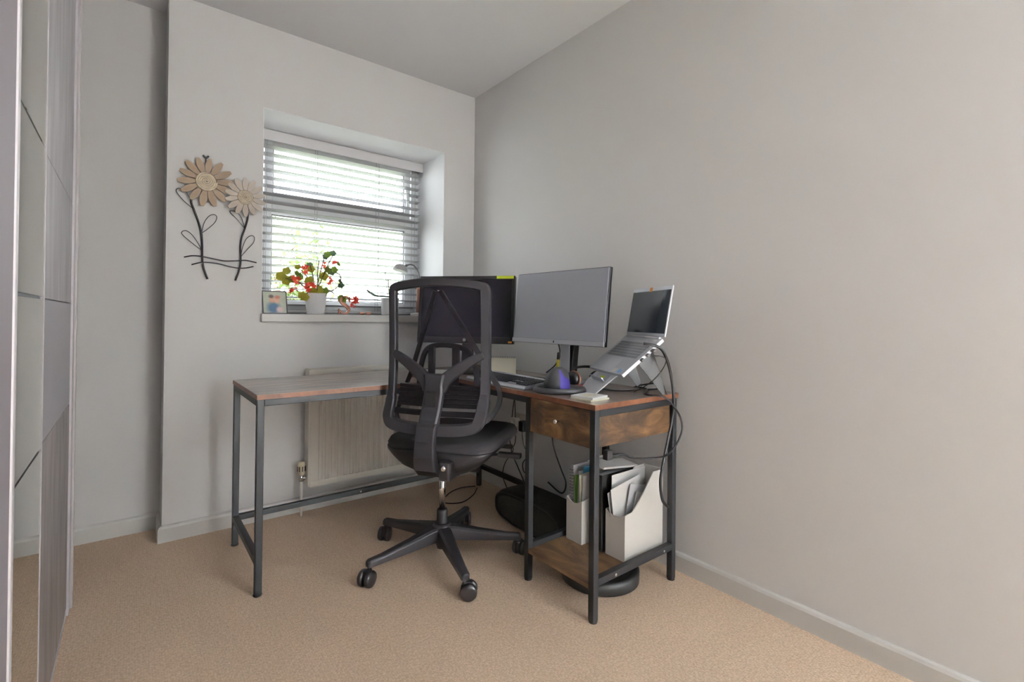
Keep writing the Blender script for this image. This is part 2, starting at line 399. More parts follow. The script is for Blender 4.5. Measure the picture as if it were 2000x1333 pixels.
# door behind the camera
d = MB(); d.box(-1.1, -.3, YF - .02, YF + .03, 0, 2.0); dr = struct(d.build('door_1', 'white_gloss', bevel=.003), 'plain white door behind the camera', 'door')
k = MB(); k.lathe([(.006, 0), (.012, .01), (.024, .035), (.02, .055)], 16, Matrix.Translation((-1.03, YF + .03, 1.0)) @ Matrix.Rotation(-PI / 2, 4, 'X')); k.build('door_handle', 'chrome', dr)

# ---------------------------------------------------------------- window
wy0, wy1 = .36, .425
b = MB()
b.box(W0, W0 + .06, wy0, wy1, 1.03, WT); b.box(W1 - .06, W1, wy0, wy1, 1.03, WT)
b.box(W0, W1, wy0, wy1, WT - .06, WT); b.box(W0, W1, wy0, wy1, 1.03, 1.085); b.box(W0 + .06, W1 - .06, wy0, wy1, 1.665, 1.735)
win = struct(b.build('window_1', 'upvc', bevel=.004), 'white plastic window with two opening lights', 'window')
def sash(x0, x1, z0, z1, wd):
    b = MB(); y0, y1 = wy0 - .018, wy0 + .04
    b.box(x0, x0 + wd, y0, y1, z0, z1); b.box(x1 - wd, x1, y0, y1, z0, z1); b.box(x0 + wd, x1 - wd, y0, y1, z0, z0 + wd); b.box(x0 + wd, x1 - wd, y0, y1, z1 - wd, z1)
    s_ = b.build('sash', 'upvc', win, bevel=.004)
    p = MB(); p.box(x0 + wd - .004, x1 - wd + .004, wy0 + .008, wy0 + .014, z0 + wd - .004, z1 - wd + .004); p.build('pane', 'pane_glass', s_)
    g = MB(); t = .005
    for (a0, a1, c0, c1) in ((x0 + wd, x0 + wd + t, z0 + wd, z1 - wd), (x1 - wd - t, x1 - wd, z0 + wd, z1 - wd), (x0 + wd, x1 - wd, z0 + wd, z0 + wd + t), (x0 + wd, x1 - wd, z1 - wd - t, z1 - wd)):
        g.box(a0, a1, wy0 - .012, wy0 + .006, c0, c1)
    g.build('gasket', 'frame_grey', s_)
    return s_
sash(W0 + .05, W1 - .05, 1.075, 1.705, .065)
s2 = sash(W0 + .075, W1 - .075, 1.72, WT - .045, .045)
h = MB(); h.box(-.352, -.332, wy0 - .05, wy0 - .018, 1.86, 1.92); h.box(-.35, -.334, wy0 - .06, wy0 - .045, 1.80, 1.90); h.build('window_handle', 'upvc', s2, bevel=.004)

# ---------------------------------------------------------------- outside: lawn and tree
b = MB(); b.box(-14, 16, 1.0, 40, -3.1, -3.0); struct(b.build('ground_outside', 'grass_ground'), 'pale lawn outside below the window', 'ground')
tr = thing('garden_tree', 'pale green leafy tree seen through the window slats', 'tree', (.0, 6.0, -3.0))
b = MB(); b.tube(spline([(.0, 6, -3), (.03, 6, -1), (.08, 6.05, 1), (.12, 6, 2.6)]), [.11] * 6 + [.09] * 6 + [.06] * 7, 8); b.build('trunk', 'tree_bark', tr)
b = MB(); tips = []
for i in range(26):
    z = random.uniform(.2, 2.6); a = random.uniform(-2.4, 1.9); L_ = random.uniform(.5, 1.0)
    p0 = Vector((.05 + .03 * z, 6, z)); p1 = p0 + Vector((math.cos(a) * L_ * .6, math.sin(a) * L_ * .6, .25)); p2 = p0 + Vector((math.cos(a) * L_, math.sin(a) * L_, -.15 + random.uniform(-.2, .2)))
    pts = spline([p0, p1, p2], 5); b.tube(pts, .012, 5); tips += pts[4:]
stuff(b.build('branches', 'tree_bark', tr))
b = MB()
for i in range(2200):
    t = random.choice(tips); c = t + Vector((random.gauss(0, .10), random.gauss(0, .16), random.gauss(-.12, .16)))
    s_ = random.uniform(.035, .075); M_ = Matrix.Translation(c) @ Matrix.Rotation(random.uniform(0, 6.3), 4, 'Z') @ Matrix.Rotation(random.uniform(-1.4, 1.4), 4, 'X')
    b.add([(0, -s_, 0), (s_ * .55, 0, .006), (0, s_, 0), (-s_ * .55, 0, .006)], [(0, 1, 2, 3)], False, M_)
stuff(b.build('foliage', 'tree_leaf', tr))

# ---------------------------------------------------------------- venetian blind
bl = thing('venetian_blind', 'white horizontal slat blind hanging open in the window', 'blind', (-.767, .30, 1.062))
b = MB(); b.box(W0 + .006, W1 - .006, .288, .296, 2.050, 2.112); b.build('valance', 'valance', bl, bevel=.003)
b = MB(); b.box(W0 + .012, W1 - .012, .298, .345, 2.07, 2.112); b.build('headrail', 'slat', bl)
sx0, sx1 = W0 + .014, W1 - .022
def slat_mesh():
    b = MB(); n = 6; pr = []
    for i in range(n + 1):
        u = -1 + 2 * i / n; pr.append((.318 + u * .024, -u * .0035 + .003 * (1 - u * u)))
    ring = [(y, z + .0013) for y, z in pr] + [(y, z - .0013) for y, z in pr[::-1]]
    b.prism(ring, sx0, sx1, 'x'); return b
sl = slat_mesh(); zs = [2.022 - i * .0455 for i in range(21)]
first = None
for i, z in enumerate(zs):
    if first is None:
        q = MB(); q.v = [(x, y, zz + z) for x, y, zz in sl.v]; q.f = sl.f; q.sm = sl.sm
        first = q.build('slat', 'slat', bl)
    else:
        c = first.copy(); COL.objects.link(c); c.parent = bl; c.location = first.location + Vector((0, 0, z - zs[0]))
b = MB(); b.box(sx0, sx1, .296, .340, 1.066, 1.084); b.build('bottom_rail', 'slat', bl, bevel=.004)
for x in (-1.22, -.94, -.55, -.29):
    b = MB()
    for y in (.296, .342): b.box(x - .0012, x + .0012, y - .001, y + .001, 1.075, 2.085)
    b.build('ladder_cord', 'slat', bl)

# ================================================================ wardrobe
wx = -1.979
wd = thing('wardrobe', 'tall wardrobe with mirrored and brushed grey sliding doors', 'wardrobe', (-2.3, -1.5, 0))
b = MB(); b.box(XL + .01, wx - .06, -2.66, -.43, .0, 2.36); b.build('body', 'wardrobe_body', wd)
b = MB(); b.box(XL + .01, wx + .008, -.432, -.408, 0, 2.38); b.build('side_panel', 'wardrobe_body', wd, bevel=.002)
b = MB(); b.box(wx - .05, wx + .002, -.482, -.432, 0, 2.38); b.build('end_frame', 'alu', wd, bevel=.003)
b = MB(); b.box(wx - .06, wx + .04, -2.66, -.41, 2.38, 2.44); b.build('top_rail', 'alu', wd)
b = MB(); b.box(wx - .055, wx - .004, -2.66, -.49, 0, .018); b.build('bottom_rail', 'alu', wd)
lev = [.03, .735, 1.081, 1.427, 2.36]
def slide_door(y0, y1, xf, mats_, seam_t):
    d = MB(); d.box(xf - .022, xf - .006, y0, y1, .02, 2.37); do = d.build('sliding_door', 'seam', wd)
    for i in range(4):
        p = MB(); p.box(xf - .006, xf, y0 + .004, y1 - .004, lev[i] + seam_t, lev[i + 1] - seam_t); p.build('panel', mats_[i], do, bevel=.0006, seg=1)
    return do
slide_door(-1.215, -.486, wx - .004, ['panel_slate', 'panel_plain', 'panel_brushed', 'panel_brushed'], .0015)
md = slide_door(-1.955, -1.192, wx, ['mirror'] * 4, .0035)
b = MB(); b.box(wx - .02, wx + .001, -1.192, -1.188, .02, 2.37); b.build('edge_trim', 'alu', md)
d = MB(); d.box(wx + .010, wx + .034, -2.62, -1.822, .02, 2.37); nd = d.build('sliding_door', 'door_plain', wd)
b = MB(); b.box(wx + .008, wx + .037, -1.822, -1.806, .02, 2.37); b.build('edge_trim', 'alu', nd, bevel=.003)

# ================================================================ radiator
ra = thing('radiator', 'cream ribbed panel radiator under the window', 'radiator', (-.70, -.06, .14))
rx0, rx1, rz0, rz1 = -1.085, -.34, .15, .745
b = MB(); n = int((rx1 - rx0 - .10) / .0335); prof = [(rx0 + .015, -.098), (rx0 + .045, -.098)]
x = rx0 + .05
for i in range(n):
    prof += [(x + .004, -.098), (x + .010, -.0905), (x + .022, -.0905), (x + .028, -.098)]; x += .0335
prof += [(rx1 - .015, -.098)]
ring = prof + [(rx1 - .015, -.085), (rx0 + .015, -.085)]
zz0, zz1 = rz0 + .03, rz1 - .03
b.prism(ring, zz0, zz1, 'z')
b.box(rx0 + .012, rx1 - .012, -.100, -.085, rz0, zz0); b.box(rx0 + .012, rx1 - .012, -.100, -.085, zz1, rz1)
b.build('front_panel', 'radiator', ra)
b = MB(); b.box(rx0 + .012, rx1 - .012, -.046, -.034, rz0, rz1); b.build('back_panel', 'radiator', ra)
for xa in (rx0, rx1 - .014):
    b = MB(); b.box(xa, xa + .014, -.104, -.03, rz0 + .005, rz1 + .022); b.build('side_cover', 'radiator', ra, bevel=.004)
b = MB()
b.box(rx0 + .012, rx1 - .012, -.104, -.092, rz1, rz1 + .022); b.box(rx0 + .012, rx1 - .012, -.042, -.03, rz1, rz1 + .022)
x = rx0 + .03
while x < rx1 - .02:
    b.box(x, x + .006, -.092, -.042, rz1 + .008, rz1 + .018); x += .016
b.build('top_grille', 'radiator', ra)
va = MB(); va.lathe([(.014, .0), (.018, .008), (.019, .05), (.016, .066), (.006, .068)], 16, Matrix.Translation((-1.107, -.07, .215))); vo = va.build('thermostat_valve', 'cream_plastic', ra)
b = MB()
for k in range(8):
    a = k * PI / 4; b.box(-.002, .002, .0175, .0205, .235, .262, Matrix.Translation((-1.107, -.07, 0)) @ Matrix.Rotation(a, 4, 'Z'))
b.build('slot', 'stand_dark', vo)
b = MB(); b.lathe([(.011, 0), (.011, .035)], 12, Matrix.Translation((-1.107, -.07, .182))); b.tube([(-1.107, -.07, .195), (-1.07, -.07, .195)], .010, 10); b.build('valve_body', 'chrome', ra)
b = MB(); b.tube([(-1.107, -.07, .185), (-1.107, -.07, 0.0)], .0075, 10); b.build('pipe', 'radiator', ra)

# ================================================================ desk
DX0, DX1, DXI = -1.4486, -.0711, -.5667
DYB, DYL, DYF, DYM = -.2098, -.7498, -1.6183, -1.258
T = .75; TT = .018; S = .025
dk = thing('corner_desk', 'L-shaped desk with rustic brown boards on a black steel frame', 'desk', (-.60, -.75, 0))
def topboard(x0, x1, y0, y1, mt):
    b = MB(); b.box(x0, x1, y0, y1, T - TT, T); o = b.build('tabletop', 'rustic_edge', dk)
    t = MB(); t.box(x0 + .0008, x1 - .0008, y0 + .0008, y1 - .0008, T, T + .0006); t.build('top_veneer', mt, o)
    return o
topboard(DX0, DXI, DYL, DYB, 'rustic_top_x'); topboard(DXI, DX1, DYF, DYB, 'rustic_top')
R1 = T - TT
def leg(x, y, h=R1):
    b = MB(); b.box(x - S / 2, x + S / 2, y - S / 2, y + S / 2, .006, h); o = b.build('leg', 'steel_black', dk, bevel=.002)
    f = MB(); f.lathe([(.015, 0), (.016, .004), (.014, .008)], 14, Matrix.Translation((x, y, 0))); f.build('foot', 'chair_dark', o)
lx0, lx1 = DX0 + .0135, DX1 - .022
lyb, lyl, lyf = DYB - .022, DYL + .0135, DYF + .0135
lxi = DXI + .0135
for (x, y) in ((lx0, lyb), (lx0, lyl), (lx1, lyb), (lxi, DYM), (lxi, lyf), (lx1, lyf), (lx1, DYM)): leg(x, y)
def rail(x0, x1, y0, y1, z0, z1):
    b = MB(); b.box(x0, x1, y0, y1, z0, z1); return b.build('rail', 'steel_black', dk, bevel=.002)
h2 = S / 2
rail(lx0 + h2, lxi - h2, lyl - h2, lyl + h2, R1 - S, R1); rail(lx0 + h2, lx1 - h2, lyb - h2, lyb + h2, R1 - S, R1)
rail(lx0 - h2, lx0 + h2, lyl + h2, lyb - h2, R1 - S, R1); rail(lx1 - h2, lx1 + h2, DYM + h2, lyb - h2, R1 - S, R1); rail(lxi - h2, lxi + h2, DYM + h2, lyl + h2, R1 - S, R1)
rail(lxi + h2, lx1 - h2, lyf - h2, lyf + h2, R1 - S, R1); rail(lx1 - h2, lx1 + h2, lyf + h2, DYM - h2, R1 - S, R1)
BZ = .125
rail(lx0 + h2, lx1 - h2, lyb - h2, lyb + h2, BZ - S / 2, BZ + S / 2); rail(lx1 - h2, lx1 + h2, DYM + h2, lyb - h2, BZ - S / 2, BZ + S / 2); rail(lx0 - h2, lx0 + h2, lyl + h2, lyb - h2, BZ - S / 2, BZ + S / 2)
SZ = .128
rail(lxi + h2, lx1 - h2, lyf - h2, lyf + h2, SZ - .004, SZ + .021); rail(lxi + h2, lx1 - h2, DYM - h2, DYM + h2, SZ - .004, SZ + .021)
b = MB(); b.box(lxi - .012, lx1 - .03, lyf + h2, DYM - h2, SZ - .016, SZ); b.build('shelf', 'rustic_shelf', dk, bevel=.001)
def screw(x, y, z, rot):
    b = MB(); b.lathe([(.006, 0), (.0055, .003), (.003, .0042)], 10, Matrix.Translation((x, y, z)) @ rot); b.build('screw', 'chrome', dk)
RY = Matrix.Rotation(PI / 2, 4, 'X')
screw(-.45, lyf - h2, SZ + .008, RY); screw(-.16, lyf - h2, SZ + .008, RY); screw(lx1 + h2, -1.5, .345, Matrix.Rotation(PI / 2, 4, 'Y')); screw(-.855, lyb - h2, BZ, RY)
# drawer unit
b = MB(); dz0, dz1 = .598, R1 - S
b.box(lxi + h2, lx1 - .02, lyf - .002, lyf + .013, dz0, dz1); b.build('side_panel', 'rustic_front', dk, bevel=.001)
b = MB(); b.box(lxi + .012, lx1 - .02, lyf + .013, DYM - .004, dz0, dz0 + .01); b.box(lxi + .012, lx1 - .02, DYM - .016, DYM - .004, dz0, dz1); b.build('drawer_box', 'rustic_front', dk)
b = MB(); b.box(lxi - .009, lxi + .006, lyf + .014, DYM - .013, dz0 - .002, dz1 + .022); dw = b.build('drawer', 'rustic_front', dk, bevel=.001)
b = MB(); b.lathe([(.004, 0), (.004, .01), (.008, .014), (.009, .019), (.006, .023)], 16, Matrix.Translation((lxi - .009, -1.435, .665)) @ Matrix.Rotation(-PI / 2, 4, 'Y')); b.build('knob', 'chrome', dw)

# ================================================================ office chair
CX, CY, CA = -.742, -.897, math.radians(36)
ch = thing('office_chair', 'black mesh back office chair on five casters at the desk', 'chair', (CX, CY, 0), CA)
def bx_(z):   # backrest profile: local x of the back surface at height z
    pts = [(.55, -.215), (.60, -.205), (.64, -.195), (.68, -.172), (.74, -.150), (.84, -.144), (1.0, -.146), (1.2, -.156)]
    for (z0, a), (z1, c) in zip(pts, pts[1:]):
        if z <= z1:
            t = max(0, (z - z0) / (z1 - z0)); t = t * t * (3 - 2 * t) if False else t
            return a + (c - a) * t
    return pts[-1][1]
def SB(s, z, off=0.0):  # s: lateral (+ = sitter's left), off: forward
    return Vector((bx_(z) + .55 * s * s + off, s, z))
def band(b, pts, wdt, th, off=0.0, closed=False, S_=SB):
    n = len(pts); ws = wdt if isinstance(wdt, (list, tuple)) else [wdt] * n
    rings = []
    for i in range(n):
        a = pts[i - 1] if (i > 0 or closed) else pts[i]; c = pts[(i + 1) % n] if (i < n - 1 or closed) else pts[i]
        tx, tz = c[0] - a[0], c[1] - a[1]; l = math.hypot(tx, tz) or 1; nx, nz = -tz / l, tx / l; hw = ws[i] / 2
        s_, z_ = pts[i][0], pts[i][1]; o_ = pts[i][2] if len(pts[i]) > 2 else 0
        A = S_(s_ + nx * hw, z_ + nz * hw, off + o_); B = S_(s_ - nx * hw, z_ - nz * hw, off + o_); C_ = S_(s_, z_, off + o_)
        fw_ = Vector((1, 0, 0))
        rings.append([tuple(A - fw_ * th * .25), tuple(A * .8 + C_ * .2 - fw_ * th / 2), tuple(B * .8 + C_ * .2 - fw_ * th / 2), tuple(B - fw_ * th * .25), tuple(B + fw_ * th / 2), tuple(A + fw_ * th / 2)])
    if closed: rings.append(rings[0])
    b.loft(rings, smooth=False, cap=not closed)
    return b
def sp2(pts, n=5, closed=False): return [tuple(p) for p in spline([(p[0], p[1], p[2] if len(p) > 2 else 0) for p in pts], n, closed)]
fr = [(-.196, 1.172), (-.15, 1.181), (-.07, 1.19), (0, 1.193), (.07, 1.19), (.15, 1.181), (.196, 1.172), (.207, 1.155), (.208, 1.10), (.208, 1.0), (.208, .86), (.208, .76), (.206, .69), (.202, .645), (.188, .618), (.15, .606), (.08, .600), (0, .598), (-.08, .600), (-.15, .606), (-.188, .618), (-.202, .645), (-.206, .69), (-.208, .76), (-.208, .86), (-.208, 1.0), (-.208, 1.10), (-.207, 1.155)]
frs = sp2(fr, 4, True)
fw_w = [.036 if p[1] > .72 else .046 for p in frs]
b = MB(); band(b, frs, fw_w, .026, 0, True); b.build('back_frame', 'chair_plastic', ch, bevel=.004, local=True)
# mesh panel
b = MB(); nu, nv = 14, 22; vs = []
for j in range(nv + 1):
    z = .615 + (1.165 - .615) * j / nv
    for i in range(nu + 1):
        s_ = -.20 + .40 * i / nu; vs.append(tuple(SB(s_, z, .012)))
b.add(vs, [(j * (nu + 1) + i, j * (nu + 1) + i + 1, (j + 1) * (nu + 1) + i + 1, (j + 1) * (nu + 1) + i) for j in range(nv) for i in range(nu)], True)
b.build('back_mesh', 'mesh_fabric', ch, local=True)
# Y spine
b = MB(); band(b, sp2([(0, .815), (0, .78), (0, .73), (0, .68), (0, .60), (0, .575)], 4), [.10 - .004 * k if k < 6 else .084 for k in range(21)], .03, -.008)
for sg in (-1, 1):
    pa = sp2([(sg * .022, .755), (sg * .05, .797), (sg * .105, .840), (sg * .16, .874), (sg * .203, .896)], 5)
    band(b, pa, [.062 - .032 * k / (len(pa) - 1) for k in range(len(pa))], .024, -.004)
b.build('back_spine', 'chair_plastic', ch, bevel=.004, local=True)
b = MB(); b.box(-.022, .022, -.022, .0, .66, .745, Matrix.Translation((-.192, .0, 0)) @ Matrix.Rotation(PI / 2, 4, 'Z')); b.build('height_slot', 'chair_dark', ch, local=True)
# spine bracket down to mechanism
b = MB(); rings = []
for (x, z, hw, th) in ((-.222, .625, .042, .03), (-.236, .57, .042, .032), (-.238, .51, .044, .034), (-.222, .455, .046, .036), (-.18, .425, .05, .04), (-.08, .41, .06, .05)):
    rings.append([(x - th / 2, -hw, z - th * .3), (x + th / 2, -hw, z + th * .3), (x + th / 2, hw, z + th * .3), (x - th / 2, hw, z - th * .3)])
b.loft(rings, smooth=False); b.build('back_bracket', 'chair_plastic', ch, bevel=.006, local=True)
# lumbar pieces
b = MB()
for k, z in enumerate((.685, .703, .721, .739, .757)):
    band(b, [(-.185 + .37 * i / 12, z) for i in range(13)], .016, .014, .035)
b.build('lumbar_pad', 'chair_dark', ch, local=True)
b = MB(); band(b, [(-.2 + .4 * i / 12, .655) for i in range(13)], .02, .014, .03); b.build('lumbar_rail', 'chair_dark', ch, local=True)
b = MB(); band(b, sp2([(.12, .70), (.125, .80), (.10, .895), (.05, .925), (-.04, .925), (-.10, .90), (-.135, .83), (-.14, .76)], 5), .022, .014, .10); b.build('lumbar_frame', 'chair_plastic', ch, local=True)
for s_ in (.062, -.05):
    b = MB(); band(b, [(s_, .70 + .22 * i / 6) for i in range(7)], .032, .012, .09); b.build('lumbar_strut', 'chair_plastic', ch, local=True)
for sg in (-1, 1):
    b = MB(); pts = []
    for (s_, z, o_) in ((.012, 1.155, .02), (.05, 1.08, .05), (.10, .98, .08), (.15, .88, .11), (.195, .79, .135), (.225, .73, .145), (.228, .67, .13), (.205, .625, .085), (.15, .605, .03)): pts.append((sg * s_, z, o_))
    band(b, sp2(pts, 5), .020, .014, 0); b.build('back_bow', 'chair_plastic', ch, local=True)
# seat: cushion and shell
def rrect(cx, hx, hy, r, z, n=6, tilt=0.0):
    out = []
    for (sx, sy, a0) in ((1, 1, 0), (-1, 1, PI / 2), (-1, -1, PI), (1, -1, 3 * PI / 2)):
        for k in range(n + 1):
            a = a0 + PI / 2 * k / n; x = cx + sx * (hx - r) + r * math.cos(a); y = sy * (hy - r) + r * math.sin(a)
            out.append((x, y, z + tilt * (x - cx)))
    return out
b = MB(); cx = .085
b.loft([rrect(cx, .235, .222, .09, .486), rrect(cx, .252, .238, .095, .498), rrect(cx, .256, .242, .10, .518), rrect(cx, .248, .234, .10, .534), rrect(cx, .22, .205, .10, .541)]); b.build('seat', 'chair_fabric', ch, local=True)
b = MB()
b.loft([rrect(-.01, .09, .09, .05, .392), rrect(.0, .14, .125, .08, .405), rrect(.02, .19, .172, .09, .432), rrect(.055, .232, .212, .09, .468), rrect(cx - .01, .252, .235, .09, .492), rrect(cx, .256, .24, .09, .503)]); b.build('seat_shell', 'chair_dark', ch, local=True)
# front drop of the seat
b = MB(); b.box(-.09, .09, -.075, .075, .375, .425, Matrix.Translation((.02, 0, 0))); b.build('mechanism', 'chair_dark', ch, bevel=.015, local=True)
b = MB(); b.lathe([(.018, 0), (.024, .006), (.024, .05), (.02, .056)], 16, Matrix.Translation((.03, -.075, .395)) @ Matrix.Rotation(PI / 2, 4, 'X')); b.build('tension_knob', 'chair_dark', ch, local=True)
b = MB(); b.box(-.215, -.10, -.098, -.046, .40, .478); b.build('tilt_housing', 'caster', ch, bevel=.012, local=True)
b = MB(); b.lathe([(.012, 0), (.012, .006), (.006, .010)], 12, Matrix.Translation((-.215, -.070, .455)) @ Matrix.Rotation(-PI / 2, 4, 'Y')); b.build('bolt', 'chrome', ch, local=True)
b = MB(); b.tube([(.12, -.06, .425), (.12, -.20, .43)], .007, 8); b.box(.105, .138, -.295, -.19, .422, .442); b.build('lever', 'chair_dark', ch, bevel=.005, local=True)
b = MB(); b.tube([(.16, -.06, .45), (.17, -.19, .455)], .007, 8); b.box(.155, .185, -.24, -.18, .45, .465); b.build('lever', 'chair_dark', ch, bevel=.005, local=True)
# gas lift, base, casters
b = MB(); b.lathe([(.0135, .20), (.0135, .39)], 20); b.build('gas_lift', 'chrome', ch, local=True)
b = MB(); b.lathe([(.022, .10), (.0235, .13), (.0235, .205), (.021, .213)], 20); b.build('lift_sleeve', 'chair_dark', ch, local=True)
b = MB(); b.lathe([(.02, .045), (.03, .075), (.042, .085), (.042, .14), (.034, .155)], 24); hub = b.build('base_hub', 'chair_plastic', ch, local=True)
caster_a = [-177, -105, -33, 39, 111]
leg0 = None; cast0 = None
for i, a in enumerate(caster_a):
    ang = math.radians(a) - CA
    Mr = Matrix.Rotation(ang, 4, 'Z')
    b = MB(); rings = []
    for (r, zt, zb, hw) in ((.02, .145, .085, .030), (.06, .142, .085, .028), (.15, .125, .080, .024), (.28, .103, .073, .0185), (.335, .098, .070, .017), (.345, .094, .070, .013)):
        rings.append([(r, -hw, zb), (r, hw, zb), (r, hw, zt - .008), (r, hw * .62, zt), (r, -hw * .62, zt), (r, -hw, zt - .008)])
    b.loft(rings, smooth=False, M=Mr); b.build('base_leg', 'chair_plastic', ch, bevel=.003, local=True)
    yaw = ang + [.5, 1.2, .9, .3, 2.0][i]
    px_, py_ = .335 * math.cos(ang), .335 * math.sin(ang)
    Mc = Matrix.Translation((px_, py_, 0)) @ Matrix.Rotation(yaw, 4, 'Z')
    b = MB(); b.box(-.006, .028, -.0068, .0068, .02, .064, Mc); b.lathe([(.011, .05), (.011, .062)], 12, Mc); cb = b.build('caster', 'caster', ch, bevel=.003, local=True)
    XF[cb.name] = XF[ch.name]
    b = MB(); b.lathe([(.0055, .058), (.0055, .074)], 12, Mc); b.build('caster_stem', 'chrome', cb, local=True)
    for sg in (-1, 1):
        b = MB(); b.lathe([(.020, .007), (.0305, .0075), (.0315, .012), (.0315, .020), (.029, .0255), (.015, .027)], 24, Mc @ Matrix.Translation((.014, 0, .0315)) @ Matrix.Rotation(-sg * PI / 2, 4, 'X')); b.build('wheel', 'caster', cb, local=True)

for o in ch.children:      # the seat assembly sits slightly off the column
    if o.name.split('.')[0] not in ('gas_lift', 'lift_sleeve', 'base_hub', 'base_leg', 'caster'):
        o.location = Vector((.0141, -.0214, 0)) + o.location

# ================================================================ monitors
def pose(center, yaw_deg, tilt_deg):
    y, t = math.radians(yaw_deg), math.radians(tilt_deg)
    n0 = Vector((math.cos(y), math.sin(y), 0)); u0 = Vector((0, 0, 1)); rx = Vector((-math.sin(y), math.cos(y), 0))
    n = n0 * math.cos(t) + u0 * math.sin(t); u = u0 * math.cos(t) - n0 * math.sin(t)
    return frame_matrix(Vector(center), rx, u, n)   # local x right, y up, z towards the viewer
# left: older monitor with a thick black bezel
ML = pose((-.417, -.561, 1.0914), -139.8, 6.0); w_, h_ = .53, .36
nL = Vector((math.cos(math.radians(-139.8)), math.sin(math.radians(-139.8)), 0))
fl = Vector((-.417, -.561, T)) - nL * .07
mo = thing('monitor', 'black monitor with thick bezel and lime strip behind the chair', 'monitor', (fl.x, fl.y, T))
b = MB(); b.box(-w_ / 2, w_ / 2, -h_ / 2, h_ / 2, -.035, -.006, ML); b.box(-w_ * .35, w_ * .35, -h_ * .35, h_ * .35, -.06, -.03, ML); b.build('housing', 'monitor_black', mo, bevel=.005)
b = MB(); bz = .018
b.box(-w_ / 2, -w_ / 2 + bz, -h_ / 2, h_ / 2, -.006, .004, ML); b.box(w_ / 2 - bz, w_ / 2, -h_ / 2, h_ / 2, -.006, .004, ML); b.box(-w_ / 2 + bz, w_ / 2 - bz, h_ / 2 - bz, h_ / 2, -.006, .004, ML); b.box(-w_ / 2 + bz, w_ / 2 - bz, -h_ / 2, -h_ / 2 + .034, -.006, .004, ML); b.build('bezel', 'monitor_black', mo, bevel=.0015)
b = MB(); b.box(-w_ / 2 + bz, w_ / 2 - bz, -h_ / 2 + .034, h_ / 2 - bz, -.006, -.002, ML); b.build('screen', 'screen_dark', mo)
b = MB(); b.lathe([(.0085, .0), (.0085, .0012)], 20, ML @ Matrix.Translation((0, -h_ / 2 + .017, .004))); b.build('logo', 'monitor_silver', mo)
b = MB(); b.box(w_ / 2 - .028, w_ / 2 - .008, -h_ / 2 + .004, -h_ / 2 + .014, .004, .0052, ML); b.build('corner_sticker', 'orange_note', mo)
b = MB(); b.box(w_ / 2 - .10, w_ / 2 - .008, h_ / 2 - .016, h_ / 2 - .001, .004, .0048, ML); b.build('sticky_strip', 'lime_note', mo)
b = MB(); b.box(-.03, .03, -.30, -.02, -.085, -.055, ML); b.build('stand_column', 'monitor_black', mo, bevel=.004)
b = MB(); b.lathe([(.115, 0), (.12, .006), (.11, .014), (.04, .02)], 32, Matrix.Translation((fl.x, fl.y, T))); b.build('stand_base', 'monitor_black', mo)
# right: slim monitor, reflected light painted into the pale screen colour
MR = pose((-.2684, -1.1073, 1.1003), 183.3, 6.0); w_, h_ = .575, .343
fr_ = Vector((-.2684 + .085, -1.1073, T))
mo2 = thing('monitor', 'slim monitor with pale reflection painted on its screen in the middle of the right desk wing', 'monitor', (fr_.x, fr_.y, T))
b = MB(); b.box(-w_ / 2, w_ / 2, -h_ / 2, h_ / 2, -.022, -.004, MR); b.box(-.14, .14, -.11, .10, -.045, -.02, MR); b.build('housing', 'monitor_black', mo2, bevel=.003)
b = MB(); b.box(-w_ / 2 + .004, w_ / 2 - .004, -h_ / 2 + .022, h_ / 2 - .004, -.004, .0005, MR); b.build('screen', 'screen_reflection_tint', mo2)
b = MB(); b.box(-w_ / 2 + .001, w_ / 2 - .001, -h_ / 2 + .001, -h_ / 2 + .021, -.004, .003, MR); ba = b.build('chin', 'monitor_silver', mo2, bevel=.001)
b = MB(); b.box(-.003, .003, -h_ / 2 + .006, -h_ / 2 + .016, .003, .0036, MR); b.build('logo', 'monitor_black', mo2)
b = MB(); b.prism([(-.025, T + .012), (.02, T + .012), (.05, T + .30), (.02, T + .30)], fr_.y - .03, fr_.y + .03, 'y', Matrix.Translation((fr_.x - .0, 0, 0))); b.build('stand_column', 'monitor_black', mo2, bevel=.004)
b = MB(); b.box(fr_.x - .03, fr_.x - .022, fr_.y - .026, fr_.y + .030, T + .012, T + .22); b.build('column_cover', 'monitor_silver', mo2)
b = MB(); b.box(fr_.x - .115, fr_.x + .06, fr_.y - .11, fr_.y + .13, T, T + .012); b.build('stand_base', 'monitor_silver', mo2, bevel=.004)

# ================================================================ laptop on its stand
LB = pose((-.235, -1.4694, .9065), 155.2, 51.0); LS = pose((-.1448, -1.5214, 1.0806), 155.4, 9.8)
lw, ld, lh = .312, .216, .2016
lp = thing('laptop', 'open silver laptop tilted on the stand at the right end of the desk', 'laptop', (-.235, -1.4694, .84))
b = MB(); b.box(-lw / 2, lw / 2, -ld / 2, ld / 2, -.014, 0, LB); b.build('base', 'laptop_silver', lp, bevel=.002)
b = MB()
for r in range(6):
    n = 14 if r < 5 else 9
    for c in range(n):
        kw = .265 / n; x0 = -.1325 + c * kw; z0 = ld / 2 - .034 - r * .0155
        if r == 5 and c == 4: continue
        b.box(x0 + .001, x0 + kw - .001, z0 - .013, z0, 0, .0012, LB)
b.box(-.035, .03, ld / 2 - .034 - 5 * .0155 - .013, ld / 2 - .034 - 5 * .0155, 0, .0012, LB)
stuff(b.build('keys', 'laptop_keys', lp))
b = MB(); b.box(-.143, .138, ld / 2 - .126, ld / 2 - .030, -.0005, .0004, LB); b.build('key_well', 'laptop_silver', lp)
b = MB(); b.box(-.055, .045, -ld / 2 + .010, -ld / 2 + .075, 0, .0005, LB); b.build('touchpad', 'stand_silver', lp)
